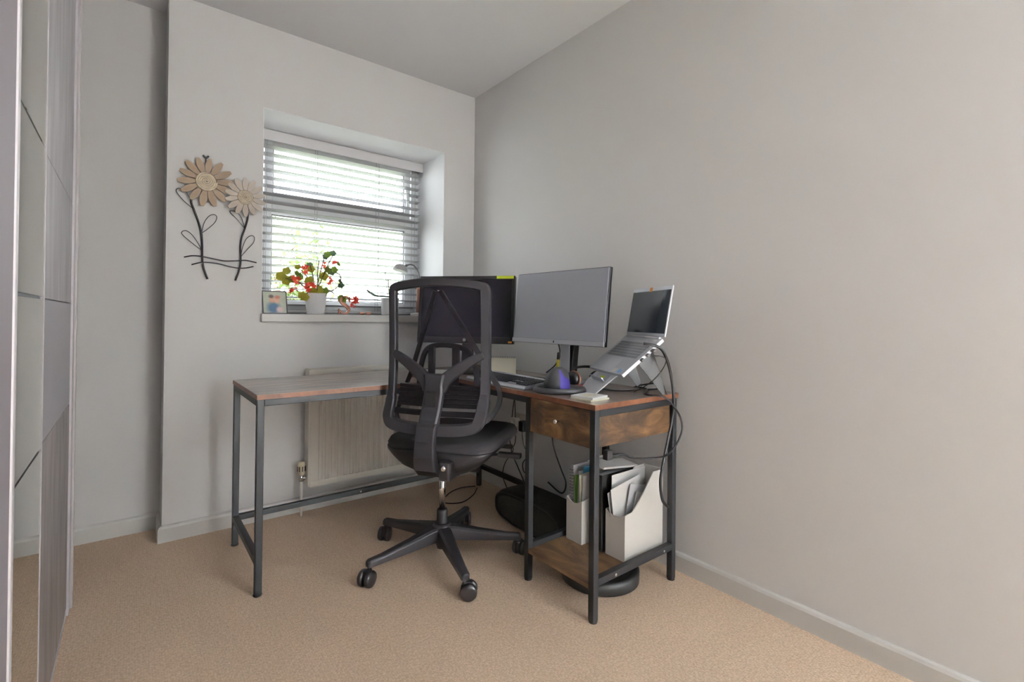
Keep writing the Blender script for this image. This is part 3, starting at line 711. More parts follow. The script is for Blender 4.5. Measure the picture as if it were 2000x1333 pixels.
b = MB(); b.box(.10, .125, -ld / 2 + .006, -ld / 2 + .026, 0, .0007, LB); b.build('sticker', 'blue_note', lp)
b = MB(); b.box(.055, .082, -ld / 2 + .006, -ld / 2 + .026, 0, .0007, LB); b.build('sticker', 'paper', lp)
b = MB(); b.box(.115, .137, ld / 2 - .020, ld / 2 - .010, 0, .0007, LB); b.build('sticker', 'paper', lp)
b = MB(); b.box(-lw / 2, lw / 2, -lh / 2, lh / 2, -.006, 0, LS); lid = b.build('lid', 'laptop_silver', lp, bevel=.0015)
b = MB(); b.box(-lw / 2 + .005, lw / 2 - .005, -lh / 2 + .012, lh / 2 - .016, 0, .0008, LS); b.build('screen', 'laptop_screen', lid)
b = MB(); b.box(-.012, .010, lh / 2 - .018, lh / 2 - .001, 0, .0015, LS); b.build('webcam_note', 'orange_note', lid)
b = MB(); b.tube([LB @ Vector((-lw / 2 + .02, ld / 2, -.002)), LB @ Vector((lw / 2 - .02, ld / 2, -.002))], .006, 10); b.build('hinge', 'laptop_silver', lp)
st = thing('laptop_stand', 'folded sheet metal laptop stand with pale front tongue on the desk', 'laptop stand', (-.26, -1.47, T))
zz = -.016
b = MB(); poly = [(-.10, .085), (.10, .085), (.10, -.085), (.085, -.12), (.080, -.222), (-.065, -.222), (-.10, -.16), (-.10, -.085)]
vs = [LB @ Vector((x, y, zz)) for x, y in poly] + [LB @ Vector((x, y, zz - .004)) for x, y in poly]; n = len(poly)
b.add(vs, [tuple(range(n)), tuple(range(n, 2 * n))[::-1]] + [(i, (i + 1) % n, n + (i + 1) % n, n + i) for i in range(n)]); b.build('plate', 'stand_silver', st)
b = MB(); b.box(-.055, .055, -.152, -.148, zz, zz + .022, LB); b.box(-.055, .055, -.152, -.115, zz + .0005, zz + .003, LB); b.build('lip', 'monitor_silver', st)
b = MB(); b.box(-.01, .022, -.150, -.125, zz + .003, zz + .005, LB); b.build('lime_sticker', 'lime_note', st)
for sg in (-1, 1):   # two folded side legs: triangles from the plate down to the desk
    a = LB @ Vector((sg * .098, .075, zz - .004)); c = LB @ Vector((sg * .098, -.01, zz - .004))
    f1 = Vector((a.x + .062, a.y - .029, T + .0007)); f0 = Vector((a.x + .045, a.y - .021, T + .0007))
    off = Vector((.42, .907, 0)) * .002
    tri = [a, c, f0, f1]
    vs = [p + off for p in tri] + [p - off for p in tri]
    b = MB(); b.add(vs, [(0, 1, 2, 3), (7, 6, 5, 4), (0, 4, 5, 1), (1, 5, 6, 2), (2, 6, 7, 3), (3, 7, 4, 0)]); b.build('leg', 'stand_dark', st)
for yy, L2 in ((.045, .05), (.018, .035), (-.01, .03)):
    b = MB(); b.box(lw / 2 - .002, lw / 2 + L2 * .5, yy - .006, yy + .006, -.011, -.003, LB); b.build('plug', 'stand_dark', lp)

# ================================================================ keyboard
MK = Matrix.Translation((-.455, -.985, T)) @ Matrix.Rotation(math.radians(-2), 4, 'Z') @ Matrix.Rotation(math.radians(-4.5), 4, 'Y')
kb = thing('keyboard', 'black computer keyboard with silver front edge on the desk', 'keyboard', (-.455, -.985, T))
KM = Matrix.Translation((-.455, -.985, T)) @ Matrix.Rotation(math.radians(-2), 4, 'Z')
b = MB(); b.prism([(-.08, .0), (.08, .0), (.08, .028), (-.068, .014), (-.08, .008)], -.225, .225, 'y', KM); b.build('case', 'kb_body', kb, bevel=.002)
b = MB(); b.prism([(-.090, .002), (-.079, .002), (-.072, .0140), (-.078, .0150), (-.088, .009)], -.226, .226, 'y', KM); b.build('front_edge', 'kb_silver', kb, bevel=.002)
b = MB(); b.prism([(.060, .0258), (.082, .028), (.082, .0305), (.060, .0285)], -.226, .226, 'y', KM); b.build('rear_edge', 'kb_silver', kb)
b = MB()
KT = KM @ Matrix.Translation((0, 0, .0206)) @ Matrix.Rotation(-math.atan2(.014, .148), 4, 'Y')
def keyrow(y0, y1, n, x, wd_=.0140):
    kw = (y1 - y0) / n
    for i in range(n):
        b.box(x - wd_ / 2, x + wd_ / 2, y0 + i * kw + .0018, y0 + (i + 1) * kw - .0018, .0, .0045, KT)
for r in range(6):
    x = -.052 + r * .0195
    if r == 0: keyrow(.10, .212, 4, x); keyrow(.0, .098, 1, x); keyrow(-.07, -.002, 4, x)
    else: keyrow(-.070, .212, 15, x)
    keyrow(-.132, -.078, 3, x) if r not in (0, 2) else None
    keyrow(-.215, -.140, 4, x)
stuff(b.build('keys', 'key_black', kb))

# ================================================================ vertical mouse on its dish
mcx, mcy = -.455, -1.325
ms = thing('vertical_mouse', 'dark grey vertical mouse with purple side panel', 'mouse', (mcx, mcy, T))
Ma = Matrix.Translation((mcx, mcy, T)) @ Matrix.Rotation(math.radians(-40), 4, 'Z')
def ell(rx, ry, z, n=28, cx=0, cy=0): return [(cx + rx * math.cos(2 * PI * k / n), cy + ry * math.sin(2 * PI * k / n), z) for k in range(n)]
b = MB(); b.loft([ell(.100, .074, .0), ell(.108, .080, .006), ell(.107, .079, .016), ell(.100, .073, .023), ell(.090, .064, .018), ell(.085, .060, .010)], M=Ma); b.build('dish', 'mouse_base', ms)
b = MB(); rings = []
for z, f_, sh in ((.010, 1.0, 0), (.035, 1.0, .0), (.06, .93, .003), (.080, .78, .006), (.093, .55, .008), (.100, .25, .009)):
    rings.append(ell(.052 * f_, .044 * (f_ ** .8), z, 24, -.012 + sh, .0))
b.loft(rings, M=Ma); body = b.build('body', 'mouse_grey', ms)
b = MB(); prs = []
for z, f_ in ((.012, 1.0), (.035, 1.0), (.06, .945), (.080, .80), (.093, .58)):
    a0, a1 = -1.35, .05; ring = []
    for k in range(9):
        a = a0 + (a1 - a0) * k / 8; ring.append((-.012 + .0535 * f_ * math.cos(a), .0455 * (f_ ** .8) * math.sin(a), z))
    prs.append(ring)
vs = [p for r in prs for p in r]; b.add(vs, [(j * 9 + i, j * 9 + i + 1, (j + 1) * 9 + i + 1, (j + 1) * 9 + i) for j in range(4) for i in range(8)], True, Ma); b.build('purple_panel', 'mouse_purple', ms)

# ================================================================ smaller things on the desk
MP = Matrix.Translation((-.478, -1.51, T)) @ Matrix.Rotation(math.radians(3), 4, 'Z')
npd = thing('note_pad', 'cream block of square notes at the front corner of the desk', 'note pad', (-.478, -1.51, T))
b = MB(); b.box(-.052, .052, -.05, .05, .0006, .006, MP); b.build('backing', 'pad_cream', npd)
b = MB(); b.box(-.048, .05, -.046, .05, .006, .014, MP @ Matrix.Rotation(.09, 4, 'Z')); b.build('sheets', 'paper', npd)
b = MB(); b.box(-.03, .022, -.02, .02, .014, .0147, MP); b.build('yellow_mark', 'paper_cream', npd)
# tent calendar
Mc = Matrix.Translation((-.245, -.67, T)) @ Matrix.Rotation(math.radians(50), 4, 'Z')
cal = thing('desk_calendar', 'beige tent calendar with wire spiral behind the keyboard', 'calendar', (-.235, -.66, T))
b = MB(); b.prism([(-.045, .0008), (-.041, .0008), (.001, .085), (-.003, .086)], -.07, .07, 'y', Mc @ Matrix.Rotation(0, 4, 'Z')); b.build('front_leaf', 'paper_cream', cal)
b = MB(); b.prism([(.045, .0008), (.041, .0008), (-.001, .085), (.003, .086)], -.07, .07, 'y', Mc); b.build('back_leaf', 'stand_dark', cal)
b = MB()
for k in range(14):
    y = -.062 + k * .0095
    b.tube([(.006 * math.cos(a), y, .087 + .006 * math.sin(a)) for a in [2 * PI * i / 8 for i in range(8)]], .0009, 5, True, Mc)
b.build('spiral', 'lamp_neck', cal)
# notebooks seen through the chair mesh
b = MB(); b.box(-.10, .10, -.075, .075, 0, .018, Matrix.Translation((-.60, -.56, T + .0007)) @ Matrix.Rotation(.5, 4, 'Z')); tag(b.build('notebook', 'copper', bevel=.002), 'closed reddish brown notebook lying in front of the black monitor', 'notebook')
b = MB(); b.box(-.08, .08, -.06, .06, 0, .004, Matrix.Translation((-.60, -.56, T + .0190)) @ Matrix.Rotation(.75, 4, 'Z')); tag(b.build('note_sheet', 'paper'), 'pale sheets lying on the brown notebook', 'paper')
# pens
def pen(name, p0, p1, r, mt, label, cat='pen', tipm='monitor_black'):
    p0, p1 = Vector(p0), Vector(p1); t = thing(name, label, cat, tuple(p0))
    b = MB(); b.tube([p0, p0.lerp(p1, .7)], r, 8); b.build('barrel', mt, t)
    b = MB(); b.tube([p0.lerp(p1, .7), p0.lerp(p1, .97), p1], [r * 1.15, r * 1.15, r * .5], 8); b.build('cap', tipm, t)
pen('pen', (-.352, -1.05, T + .006), (-.335, -1.19, T + .006), .005, 'red_plastic', 'red pen lying behind the keyboard', tipm='red_plastic')
pen('pen', (-.30, -1.24, T + .006), (-.27, -1.33, T + .006), .005, 'red_plastic', 'red pen lying beside the headset', tipm='red_plastic')
pen('pen', (-.34, -1.01, T + .021), (-.315, -1.145, T + .021), .005, 'monitor_black', 'black pen lying on the monitor foot behind the red pen')
pen('marker', (-.095, -.93, T + .0006), (-.088, -.935, T + .125), .0075, 'yellow_plastic', 'yellow marker standing upright behind the slim monitor', 'marker', 'monitor_black')
# headset
hs = thing('headset', 'black headset with rosy ear pads lying behind the mouse', 'headset', (-.25, -1.26, T))
for k, (hx, hy, ang) in enumerate(((-.285, -1.235, .2), (-.205, -1.30, 1.1))):
    Mh = Matrix.Translation((hx, hy, T + .034)) @ Matrix.Rotation(ang, 4, 'Z') @ Matrix.Rotation(PI / 2, 4, 'Y')
    b = MB(); b.lathe([(.012, -.022), (.03, -.018), (.033, -.004), (.031, .0)], 20, Mh); ec = b.build('ear_cup', 'monitor_black', hs)
    b = MB(); b.lathe([(.033, .0), (.035, .006), (.032, .014), (.018, .016)], 20, Mh); b.build('ear_pad', 'copper' if k == 0 else 'monitor_black', ec)
b = MB(); b.tube(spline([(-.29, -1.235, T + .055), (-.24, -1.20, T + .075), (-.165, -1.21, T + .078), (-.145, -1.26, T + .070), (-.20, -1.305, T + .055)], 6), .006, 8); b.build('headband', 'monitor_black', hs)

# ================================================================ on the bottom shelf
def mag_file(name, x0, x1, y0, y1, z0, label):
    t = thing(name, label, 'magazine file', ((x0 + x1) / 2, (y0 + y1) / 2, z0)); th = .0035; hh = .31; lo = .175
    def sidepoly():
        p = [(x0, z0), (x1, z0), (x1, z0 + hh), (x0 + .175, z0 + hh)]
        for k in range(1, 8):
            u = k / 8; p.append((x0 + .175 - .115 * u, z0 + hh - (hh - lo - .012) * (u ** .9) * (1 if u < .99 else 1)))
        p += [(x0 + .045, z0 + lo + .004), (x0, z0 + lo)]
        return p
    for yy in (y0, y1 - th):
        b = MB(); b.prism(sidepoly(), yy, yy + th, 'y'); b.build('side', 'cardboard', t)
    b = MB(); n = 8; top = [(y0 + th + (y1 - y0 - 2 * th) * i / n, z0 + lo - .016 * math.sin(PI * i / n)) for i in range(n + 1)]
    b.prism([(y0 + th, z0), (y1 - th, z0)] + top[::-1], x0, x0 + th, 'x'); b.build('front', 'cardboard', t)
    b = MB(); b.box(x1 - th, x1, y0 + th, y1 - th, z0, z0 + hh); b.build('back', 'cardboard', t)
    b = MB(); b.box(x0 + th, x1 - th, y0 + th, y1 - th, z0, z0 + th); b.build('bottom', 'cardboard', t)
    return t
z0 = SZ
mag_file('magazine_file', -.345, -.105, -1.572, -1.478, z0, 'white cardboard file stuffed with papers nearest the wall baseboard')
mag_file('magazine_file', -.372, -.125, -1.375, -1.288, z0, 'white cardboard file with spiral notebook and blue sheets at shelf back')
def sheet(name, x0, x1, y, z0_, h, tilt, yaw, mt, label, cat='paper', group=None, th=.0016):
    M_ = Matrix.Translation(((x0 + x1) / 2, y, z0_)) @ Matrix.Rotation(yaw, 4, 'Z') @ Matrix.Rotation(tilt, 4, 'Y'); w2 = (x1 - x0) / 2
    b = MB(); b.box(-w2, w2, -th / 2, th / 2, 0, h, M_); return tag(b.build(name, mt), label, cat, group)
zi = z0 + .0042
sheet('paper_sheet', -.325, -.115, -1.490, zi, .30, 0, 0, 'paper', 'tall white sheet at the back of the stuffed white file')
sheet('paper_sheet', -.32, -.13, -1.503, zi + .03, .235, -.20, 0, 'paper_grey', 'grey sheet leaning in the middle of the stuffed white file')
sheet('paper_sheet', -.325, -.15, -1.517, zi + .03, .245, -.16, 0, 'paper', 'white sheet leaning forward in the stuffed white file')
sheet('envelope', -.315, -.19, -1.530, zi + .02, .235, .22, 0, 'paper_grey', 'pale envelope slanting in the stuffed white file', 'envelope')
sheet('envelope', -.30, -.18, -1.543, zi + .02, .205, .30, 0, 'paper', 'front white envelope slanting in the stuffed white file', 'envelope', th=.003)
sheet('paper_sheet', -.15, -.11, -1.553, zi, .27, 0, 0, 'paper_grey', 'narrow grey sheet at the tall end of the stuffed white file')
b = MB(); b.box(-.352, -.115, -1.462, -1.412, z0, z0 + .295); bn = thing('ring_binder', 'black binder standing between the two white files', 'binder', (-.23, -1.437, z0))
b2 = MB(); b2.box(-.352, -.346, -1.464, -1.410, z0, z0 + .30); b2.build('spine', 'binder_black', bn, bevel=.002)
for yy in (-1.464, -1.413):
    b2 = MB(); b2.box(-.346, -.11, yy, yy + .003, z0, z0 + .30); b2.build('cover', 'binder_black', bn)
b2 = MB(); b2.box(-.335, -.118, -1.458, -1.416, z0 + .006, z0 + .292); b2.build('pages', 'paper_grey', bn)
b2 = MB(); b2.box(-.3535, -.352, -1.445, -1.43, z0 + .235, z0 + .262); b2.build('label_window', 'cork', bn)
b2 = MB(); M_ = Matrix.Translation((-.24, -1.435, z0 + .318)) @ Matrix.Rotation(.12, 4, 'Y') @ Matrix.Rotation(.1, 4, 'X')
b2.box(-.11, .105, -.035, .05, -.0015, .006, M_); tag(b2.build('paper_stack', 'paper'), 'loose white papers lying on top of the black binder', 'papers')
sn = thing('spiral_notebook', 'spiral notebook standing in the shelf back white file', 'notebook', (-.25, -1.302, zi))
b2 = MB(); b2.box(-.352, -.16, -1.307, -1.296, zi, zi + .30); b2.build('pages', 'paper_grey', sn)
b2 = MB()
for k in range(22): b2.tube([(-.3565 + .0075 * math.cos(a), -1.3015 + .009 * math.sin(a), zi + .02 + k * .0125) for a in [2 * PI * i / 8 for i in range(8)]], .0014, 5, True)
b2.build('spiral', 'lamp_neck', sn)
sheet('paper_sheet', -.355, -.16, -1.314, zi, .26, 0, .04, 'paper_green', 'green sheet in the shelf back white file')
sheet('paper_sheet', -.352, -.165, -1.325, zi, .275, .04, .03, 'paper', 'white sheet beside the green one in the shelf back file')
sheet('folder', -.352, -.17, -1.337, zi, .29, .10, .03, 'paper_blue', 'bright blue folder rising out of the shelf back file', 'folder', th=.004)
sheet('paper_sheet', -.352, -.17, -1.347, zi, .275, -.03, .02, 'paper_cream', 'cream sheet in front of the blue folder on the shelf')
sheet('paper_sheet', -.355, -.18, -1.359, zi, .265, .02, .0, 'paper', 'white sheet at the near side of the shelf back file')
# things on the floor under the desk
b = MB(); cxd, cyd = -.31, -1.42
b.lathe([(.145, .0), (.155, .006), (.156, .045), (.150, .052), (.140, .054), (.132, .046), (.128, .046)], 40, Matrix.Translation((cxd, cyd, 0))); dsk = thing('round_disc', 'low round black disc on the carpet under the desk shelf', 'disc', (cxd, cyd, 0)); b.build('shell', 'binder_black', dsk)
b = MB(); b.lathe([(.03, .046), (.03, .052), (.02, .055)], 20, Matrix.Translation((cxd, cyd, 0))); b.build('centre_cap', 'monitor_black', dsk)
# black soft bag: round-sided, leaning against the wall side
b = MB(); rings = []
N = 30
def bagring(x, f_, hf):
    r_ = []
    for k in range(N):
        a = 2 * PI * k / N; cyb, hy = -.935, .262 * f_
        ca, sa = math.cos(a), math.sin(a); ex = .68
        yy = cyb + hy * math.copysign(abs(ca) ** ex, ca); zc = .088 + .0875 * hf * math.copysign(abs(sa) ** ex, sa)
        r_.append((x, yy + .0, max(.0005, zc)))
    return r_
for x, f_, hf in ((-.31, .80, .72), (-.30, .93, .90), (-.27, .99, .98), (-.21, 1.0, 1.0), (-.155, .99, .98), (-.135, .93, .9), (-.128, .8, .75)): rings.append(bagring(x, f_, hf))
bag = thing('storage_bag', 'black round-ended fabric bag on the floor behind the chair base', 'bag', (-.22, -.935, 0))
b.loft(rings); b.build('body', 'bag_black', bag)
b = MB(); b.tube([(p[0] - .004, p[1], p[2]) for p in bagring(-.303, .905, .87)], .004, 6, True); b.build('piping', 'binder_black', bag)

# ================================================================ cables, sockets
def cable(pts, r, label, mt='cable_black', n=6):
    b = MB(); b.tube(spline(pts, n), r, 7); return tag(b.build('cable', mt), label, 'cable')
cable([(-.285, -1.605, .955), (-.246, -1.645, .943), (-.203, -1.65, .899), (-.168, -1.65, .817), (-.15, -1.65, .716), (-.163, -1.65, .657), (-.196, -1.65, .562), (-.219, -1.65, .497), (-.235, -1.65, .432), (-.221, -1.65, .361), (-.177, -1.645, .322)], .0055, 'thick black cable drooping from the laptop side past the desk end')
cable([(-.510, -1.640, .575), (-.448, -1.645, .57), (-.405, -1.65, .552), (-.315, -1.655, .535), (-.219, -1.66, .53), (-.159, -1.66, .553), (-.114, -1.66, .6), (-.111, -1.66, .641), (-.147, -1.66, .695), (-.221, -1.655, .752), (-.26, -1.61, .758), (-.22, -1.56, .756), (-.12, -1.50, .756), (-.10, -1.44, .757)], .0038, 'thin black cable looping from the adapter up onto the desk')
cable([(-.03, -.82, .60), (-.03, -.829, .421), (-.03, -.85, .343), (-.03, -.898, .259), (-.03, -.938, .189), (-.03, -.905, .13), (-.03, -.80, .16)], .0042, 'black cable hanging on the wall under the drawer')
cable([(-.012, -.50, .70), (-.022, -.451, .332), (-.025, -.487, .264), (-.028, -.414, .17), (-.03, -.395, .088), (-.03, -.45, .012)], .003, 'thin black cable dropping to the carpet left of the wall socket')
cable([(-.012, -.47, .70), (-.03, -.515, .345), (-.032, -.478, .262), (-.03, -.537, .179), (-.03, -.614, .087), (-.03, -.66, .02)], .003, 'thin black cable crossing another below the wall socket')
cable([(-.045, -.592, .40), (-.03, -.592, .316), (-.03, -.629, .266), (-.03, -.584, .211), (-.03, -.594, .164), (-.03, -.640, .164)], .003, 'short black cable curling below the wall socket')
cable([(-.13, -.245, .004), (-.22, -.22, .005), (-.33, -.26, .004), (-.42, -.36, .004), (-.34, -.42, .004), (-.22, -.36, .004), (-.14, -.28, .005)], .003, 'thin black cable curled on the carpet by the corner leg')
cable([(-.05, -.80, .005 + T), (-.042, -.86, .80), (-.045, -.90, .86), (-.12, -.95, .95), (-.22, -1.0, 1.0)], .004, 'black cable rising behind the slim monitor')
cable([(-.18, -1.30, T + .004), (-.26, -1.37, T + .005), (-.24, -1.44, T + .004), (-.16, -1.47, T + .004), (-.09, -1.42, T + .005), (-.075, -1.52, T + .03), (-.085, -1.55, T + .012), (-.12, -1.50, T + .004)], .0036, 'black cable coiled on the desk under the laptop')
cable([LB @ Vector((lw / 2 + .012, .018, -.007)), (-.215, -1.655, .90), (-.22, -1.64, .85), (-.24, -1.60, .80), (-.23, -1.52, .756)], .0022, 'thin grey cable from the laptop edge to the desk', 'stand_dark')
b = MB(); b.box(-.535, -.508, -1.648, -1.625, .562, .596); tag(b.build('power_adapter', 'cable_black', bevel=.003), 'small black adapter stuck below the desk side panel', 'adapter')
so = thing('wall_socket', 'white double socket on the right wall behind the chair', 'socket', (0, -.545, .40))
b = MB(); b.box(-.012, 0, -.62, -.47, .40, .49); b.build('plate', 'plug_white', so, bevel=.004)
for yy in (-.53, -.60):
    b = MB(); b.box(-.0135, -.012, yy - .006, yy + .006, .465, .48); b.build('switch', 'plug_white', so)
b = MB(); b.box(-.05, -.0125, -.535, -.485, .41, .46); b.lathe([(.018, 0), (.016, .02)], 14, Matrix.Translation((-.05, -.51, .435)) @ Matrix.Rotation(-PI / 2, 4, 'Y')); tag(b.build('plug', 'plug_white', bevel=.005), 'white plug in the left side of the wall socket', 'plug')
b = MB(); b.box(-.055, -.0125, -.612, -.568, .395, .455); tag(b.build('plug', 'cable_black', bevel=.006), 'black plug in the wall socket beside the white plug', 'plug')

# ================================================================ wall flowers
ADX = .010; ADZ = -.004
art = thing('wall_flowers', 'metal and wood wall decoration of two daisy flowers left of the window', 'wall art', (-1.5, -.012, 1.22))
def curve_part(name, pts, r, mt='art_metal', n=5, parent=art):
    b = MB(); b.tube(spline([(p[0] + ADX, p[1], p[2] + ADZ) for p in pts], n), r, 7); return b.build(name, mt, parent)
Y = -.012
st1 = [(-1.60, 1.64), (-1.612, 1.591), (-1.601, 1.549), (-1.583, 1.496), (-1.570, 1.443), (-1.566, 1.389), (-1.565, 1.329), (-1.560, 1.28), (-1.542, 1.223)]
st2 = [(-1.375, 1.61), (-1.373, 1.567), (-1.376, 1.529), (-1.387, 1.483), (-1.400, 1.438), (-1.405, 1.39), (-1.403, 1.323), (-1.409, 1.275), (-1.425, 1.223)]
curve_part('stem', [(x, Y, z) for x, z in st1], .0045); curve_part('stem', [(x, Y, z) for x, z in st2], .0045)
g1 = [(-1.638, 1.32), (-1.609, 1.329), (-1.576, 1.33), (-1.525, 1.323), (-1.477, 1.316), (-1.428, 1.32), (-1.382, 1.326), (-1.333, 1.318)]
g2 = [(-1.608, 1.287), (-1.575, 1.299), (-1.542, 1.303), (-1.499, 1.30), (-1.454, 1.29), (-1.409, 1.285), (-1.377, 1.289), (-1.347, 1.298)]
curve_part('grass_wire', [(x, Y - .007, z) for x, z in g1], .003); curve_part('grass_wire', [(x, Y - .007, z) for x, z in g2], .003)
for lf in ([(-1.602, 1.552), (-1.639, 1.582), (-1.667, 1.617), (-1.67, 1.633), (-1.656, 1.639), (-1.633, 1.627), (-1.612, 1.591)],
           [(-1.569, 1.441), (-1.56, 1.49), (-1.541, 1.525), (-1.52, 1.537), (-1.508, 1.527), (-1.515, 1.5), (-1.54, 1.469), (-1.569, 1.441)],
           [(-1.566, 1.358), (-1.606, 1.39), (-1.644, 1.425), (-1.646, 1.439), (-1.63, 1.446), (-1.607, 1.429), (-1.586, 1.397), (-1.566, 1.358)],
           [(-1.387, 1.486), (-1.422, 1.528), (-1.45, 1.556), (-1.45, 1.566), (-1.428, 1.564), (-1.404, 1.541), (-1.387, 1.487)],
           [(-1.404, 1.341), (-1.395, 1.391), (-1.379, 1.435), (-1.356, 1.454), (-1.343, 1.444), (-1.348, 1.417), (-1.374, 1.383), (-1.404, 1.341)]):
    curve_part('leaf_loop', [(x, Y, z) for x, z in lf], .0017)
curve_part('hook', [(-1.568, Y, 1.815), (-1.556, Y, 1.803), (-1.545, Y, 1.815)], .004); curve_part('hook', [(-1.556, Y, 1.803), (-1.556, Y, 1.77)], .003)
def flower(cx_, cz_, R_, rd, npet, mt, yy, ph):
    b = MB(); b.lathe([(rd * 1.02, 0), (rd * 1.02, .004)], 24, Matrix.Translation((cx_, yy + .006, cz_)) @ Matrix.Rotation(PI / 2, 4, 'X')); fl_ = b.build('flower_head', mt, art)
    for k in range(npet):
        a = 2 * PI * k / npet + ph; b = MB(); n = 9; up_ = []
        r0, r1 = rd * .92, R_ * random.uniform(.95, 1.03); L_ = r1 - r0
        for i in range(n + 1):
            u = i / n; up_.append((r0 + L_ * u, L_ * .245 * math.sin(PI * (u * .90 + .10 * (1 - u)) ** .8) * (.55 + .45 * u) + .0015))
        poly = up_ + [(x, -y) for x, y in up_[::-1]]
        M_ = Matrix.Translation((cx_, yy, cz_)) @ Matrix.Rotation(PI / 2, 4, 'X') @ Matrix.Rotation(a, 4, 'Z') @ Matrix.Rotation(random.uniform(-.05, .02), 4, 'Y')
        b.prism(poly, -.0015, .0045, 'z', M_); b.build('petal', mt, fl_)
    b = MB(); turns = 5; pts = []
    for i in range(turns * 16 + 1):
        a = 2 * PI * i / 16; r_ = .002 + (rd - .005) * i / (turns * 16); pts.append((cx_ + r_ * math.cos(a), yy - .006 - .002 * (1 - i / (turns * 16)), cz_ + r_ * math.sin(a)))
    b.tube(pts, rd * .105, 6); b.build('coil_centre', 'rope', fl_)
flower(-1.545, 1.683, .117, .047, 14, 'petal_tan', -.026, .1)
flower(-1.380, 1.633, .094, .038, 14, 'petal_pale', -.034, .25)

# ================================================================ on the window sill
SZT = 1.0572
# photo frame
Mf = Matrix.Translation((-1.222, .02, SZT)) @ Matrix.Rotation(math.radians(6), 4, 'Z') @ Matrix.Rotation(math.radians(-12), 4, 'X')
pf = thing('photo_frame', 'small photo frame leaning at the left end of the sill', 'photo frame', (-1.222, .02, SZT))
fw2, fh2, ft = .062, .125, .005
b = MB(); b.box(-fw2, -fw2 + ft, 0, .014, 0, fh2, Mf); b.box(fw2 - ft, fw2, 0, .014, 0, fh2, Mf); b.box(-fw2 + ft, fw2 - ft, 0, .014, 0, ft, Mf); b.box(-fw2 + ft, fw2 - ft, 0, .014, fh2 - ft, fh2, Mf); b.build('frame', 'frame_grey', pf, bevel=.001)
b = MB(); b.box(-fw2 + ft, fw2 - ft, .005, .012, ft, fh2 - ft, Mf); b.build('picture', 'photo_print', pf)
b = MB(); b.prism([(.012, .10), (.016, .10), (.055, .006), (.050, .006)], -.012, .012, 'x', Mf); b.build('easel_leg', 'frame_grey', pf)
# geranium
pcx, pcy = -.997, .10
pl = thing('potted_geranium', 'red flowering geranium in a white tapered pot on the sill', 'plant', (pcx, pcy, SZT))
Mp = Matrix.Translation((pcx, pcy, SZT))
b = MB(); b.lathe([(.044, 0), (.047, .004), (.060, .116), (.060, .119), (.056, .119), (.053, .104)], 32, Mp); b.build('pot', 'pot_white', pl)
b = MB(); b.lathe([(.053, .098), (.053, .104), (.02, .108)], 24, Mp); b.build('soil', 'soil', pl)
def leafpart(c, r, mt, parent, tilt, yaw, lob=5):
    b = MB(); n = 20; vs = [(0, 0, 0)]
    for k in range(n):
        a = 2 * PI * k / n; rr = r * (.90 + .10 * math.cos(lob * a)); vs.append((rr * math.cos(a), rr * math.sin(a), r * .22))
    M_ = Matrix.Translation(c) @ Matrix.Rotation(yaw, 4, 'Z') @ Matrix.Rotation(tilt, 4, 'X')
    b.add(vs, [(0, k + 1, (k + 1) % n + 1) for k in range(n)], True, M_)
    vs2 = [(x, y, z - .0008) for x, y, z in vs]; b.add(vs2, [(0, (k + 1) % n + 1, k + 1) for k in range(n)], True, M_)
    b.build('leaf', mt, parent)
def blossom(c, r, parent):
    b = MB()
    for k in range(7):
        d_ = Vector((random.gauss(0, 1), random.gauss(0, 1), random.gauss(0, 1))).normalized() * r * .6
        M_ = Matrix.Translation(Vector(c) + d_) @ Matrix.Rotation(random.uniform(0, 6), 4, 'Z') @ Matrix.Rotation(random.uniform(0, 3), 4, 'X')
        n = 10; vs = [(0, 0, 0)] + [(r * .62 * (.75 + .25 * math.cos(5 * 2 * PI * i / n)) * math.cos(2 * PI * i / n), r * .62 * (.75 + .25 * math.cos(5 * 2 * PI * i / n)) * math.sin(2 * PI * i / n), r * .15) for i in range(n)]
        b.add(vs, [(0, i + 1, (i + 1) % n + 1) for i in range(n)], True, M_)
    b.build('blossom', 'flower_red', parent)
base = Vector((pcx, pcy, SZT + .105))
stems = [((-1.10, .09, 1.235), 0), ((-1.172, .10, 1.255), 1), ((-1.075, .11, 1.305), 2), ((-1.03, .10, 1.33), 3), ((-.985, .09, 1.36), 4), ((-.945, .11, 1.405), 5), ((-.905, .10, 1.40), 6), ((-.93, .08, 1.34), 7), ((-.865, .10, 1.27), 8), ((-.875, .06, 1.145), 9), ((-1.075, .05, 1.14), 10)]
for (tp, i) in stems:
    tp = Vector(tp); mid = base.lerp(tp, .5) + Vector((0, 0, .02 if i < 9 else .045))
    if i == 8: tp2 = [base, Vector((-.90, .10, 1.20)), Vector((-.86, .10, 1.245)), Vector((-.862, .10, 1.285)), Vector((-.882, .1, 1.30))]
    else: tp2 = [base + Vector((random.uniform(-.02, .02), random.uniform(-.02, .02), 0)), mid, tp]
    b = MB(); b.tube(spline(tp2, 6), .0030, 6); b.build('stem', 'plant_stem', pl)
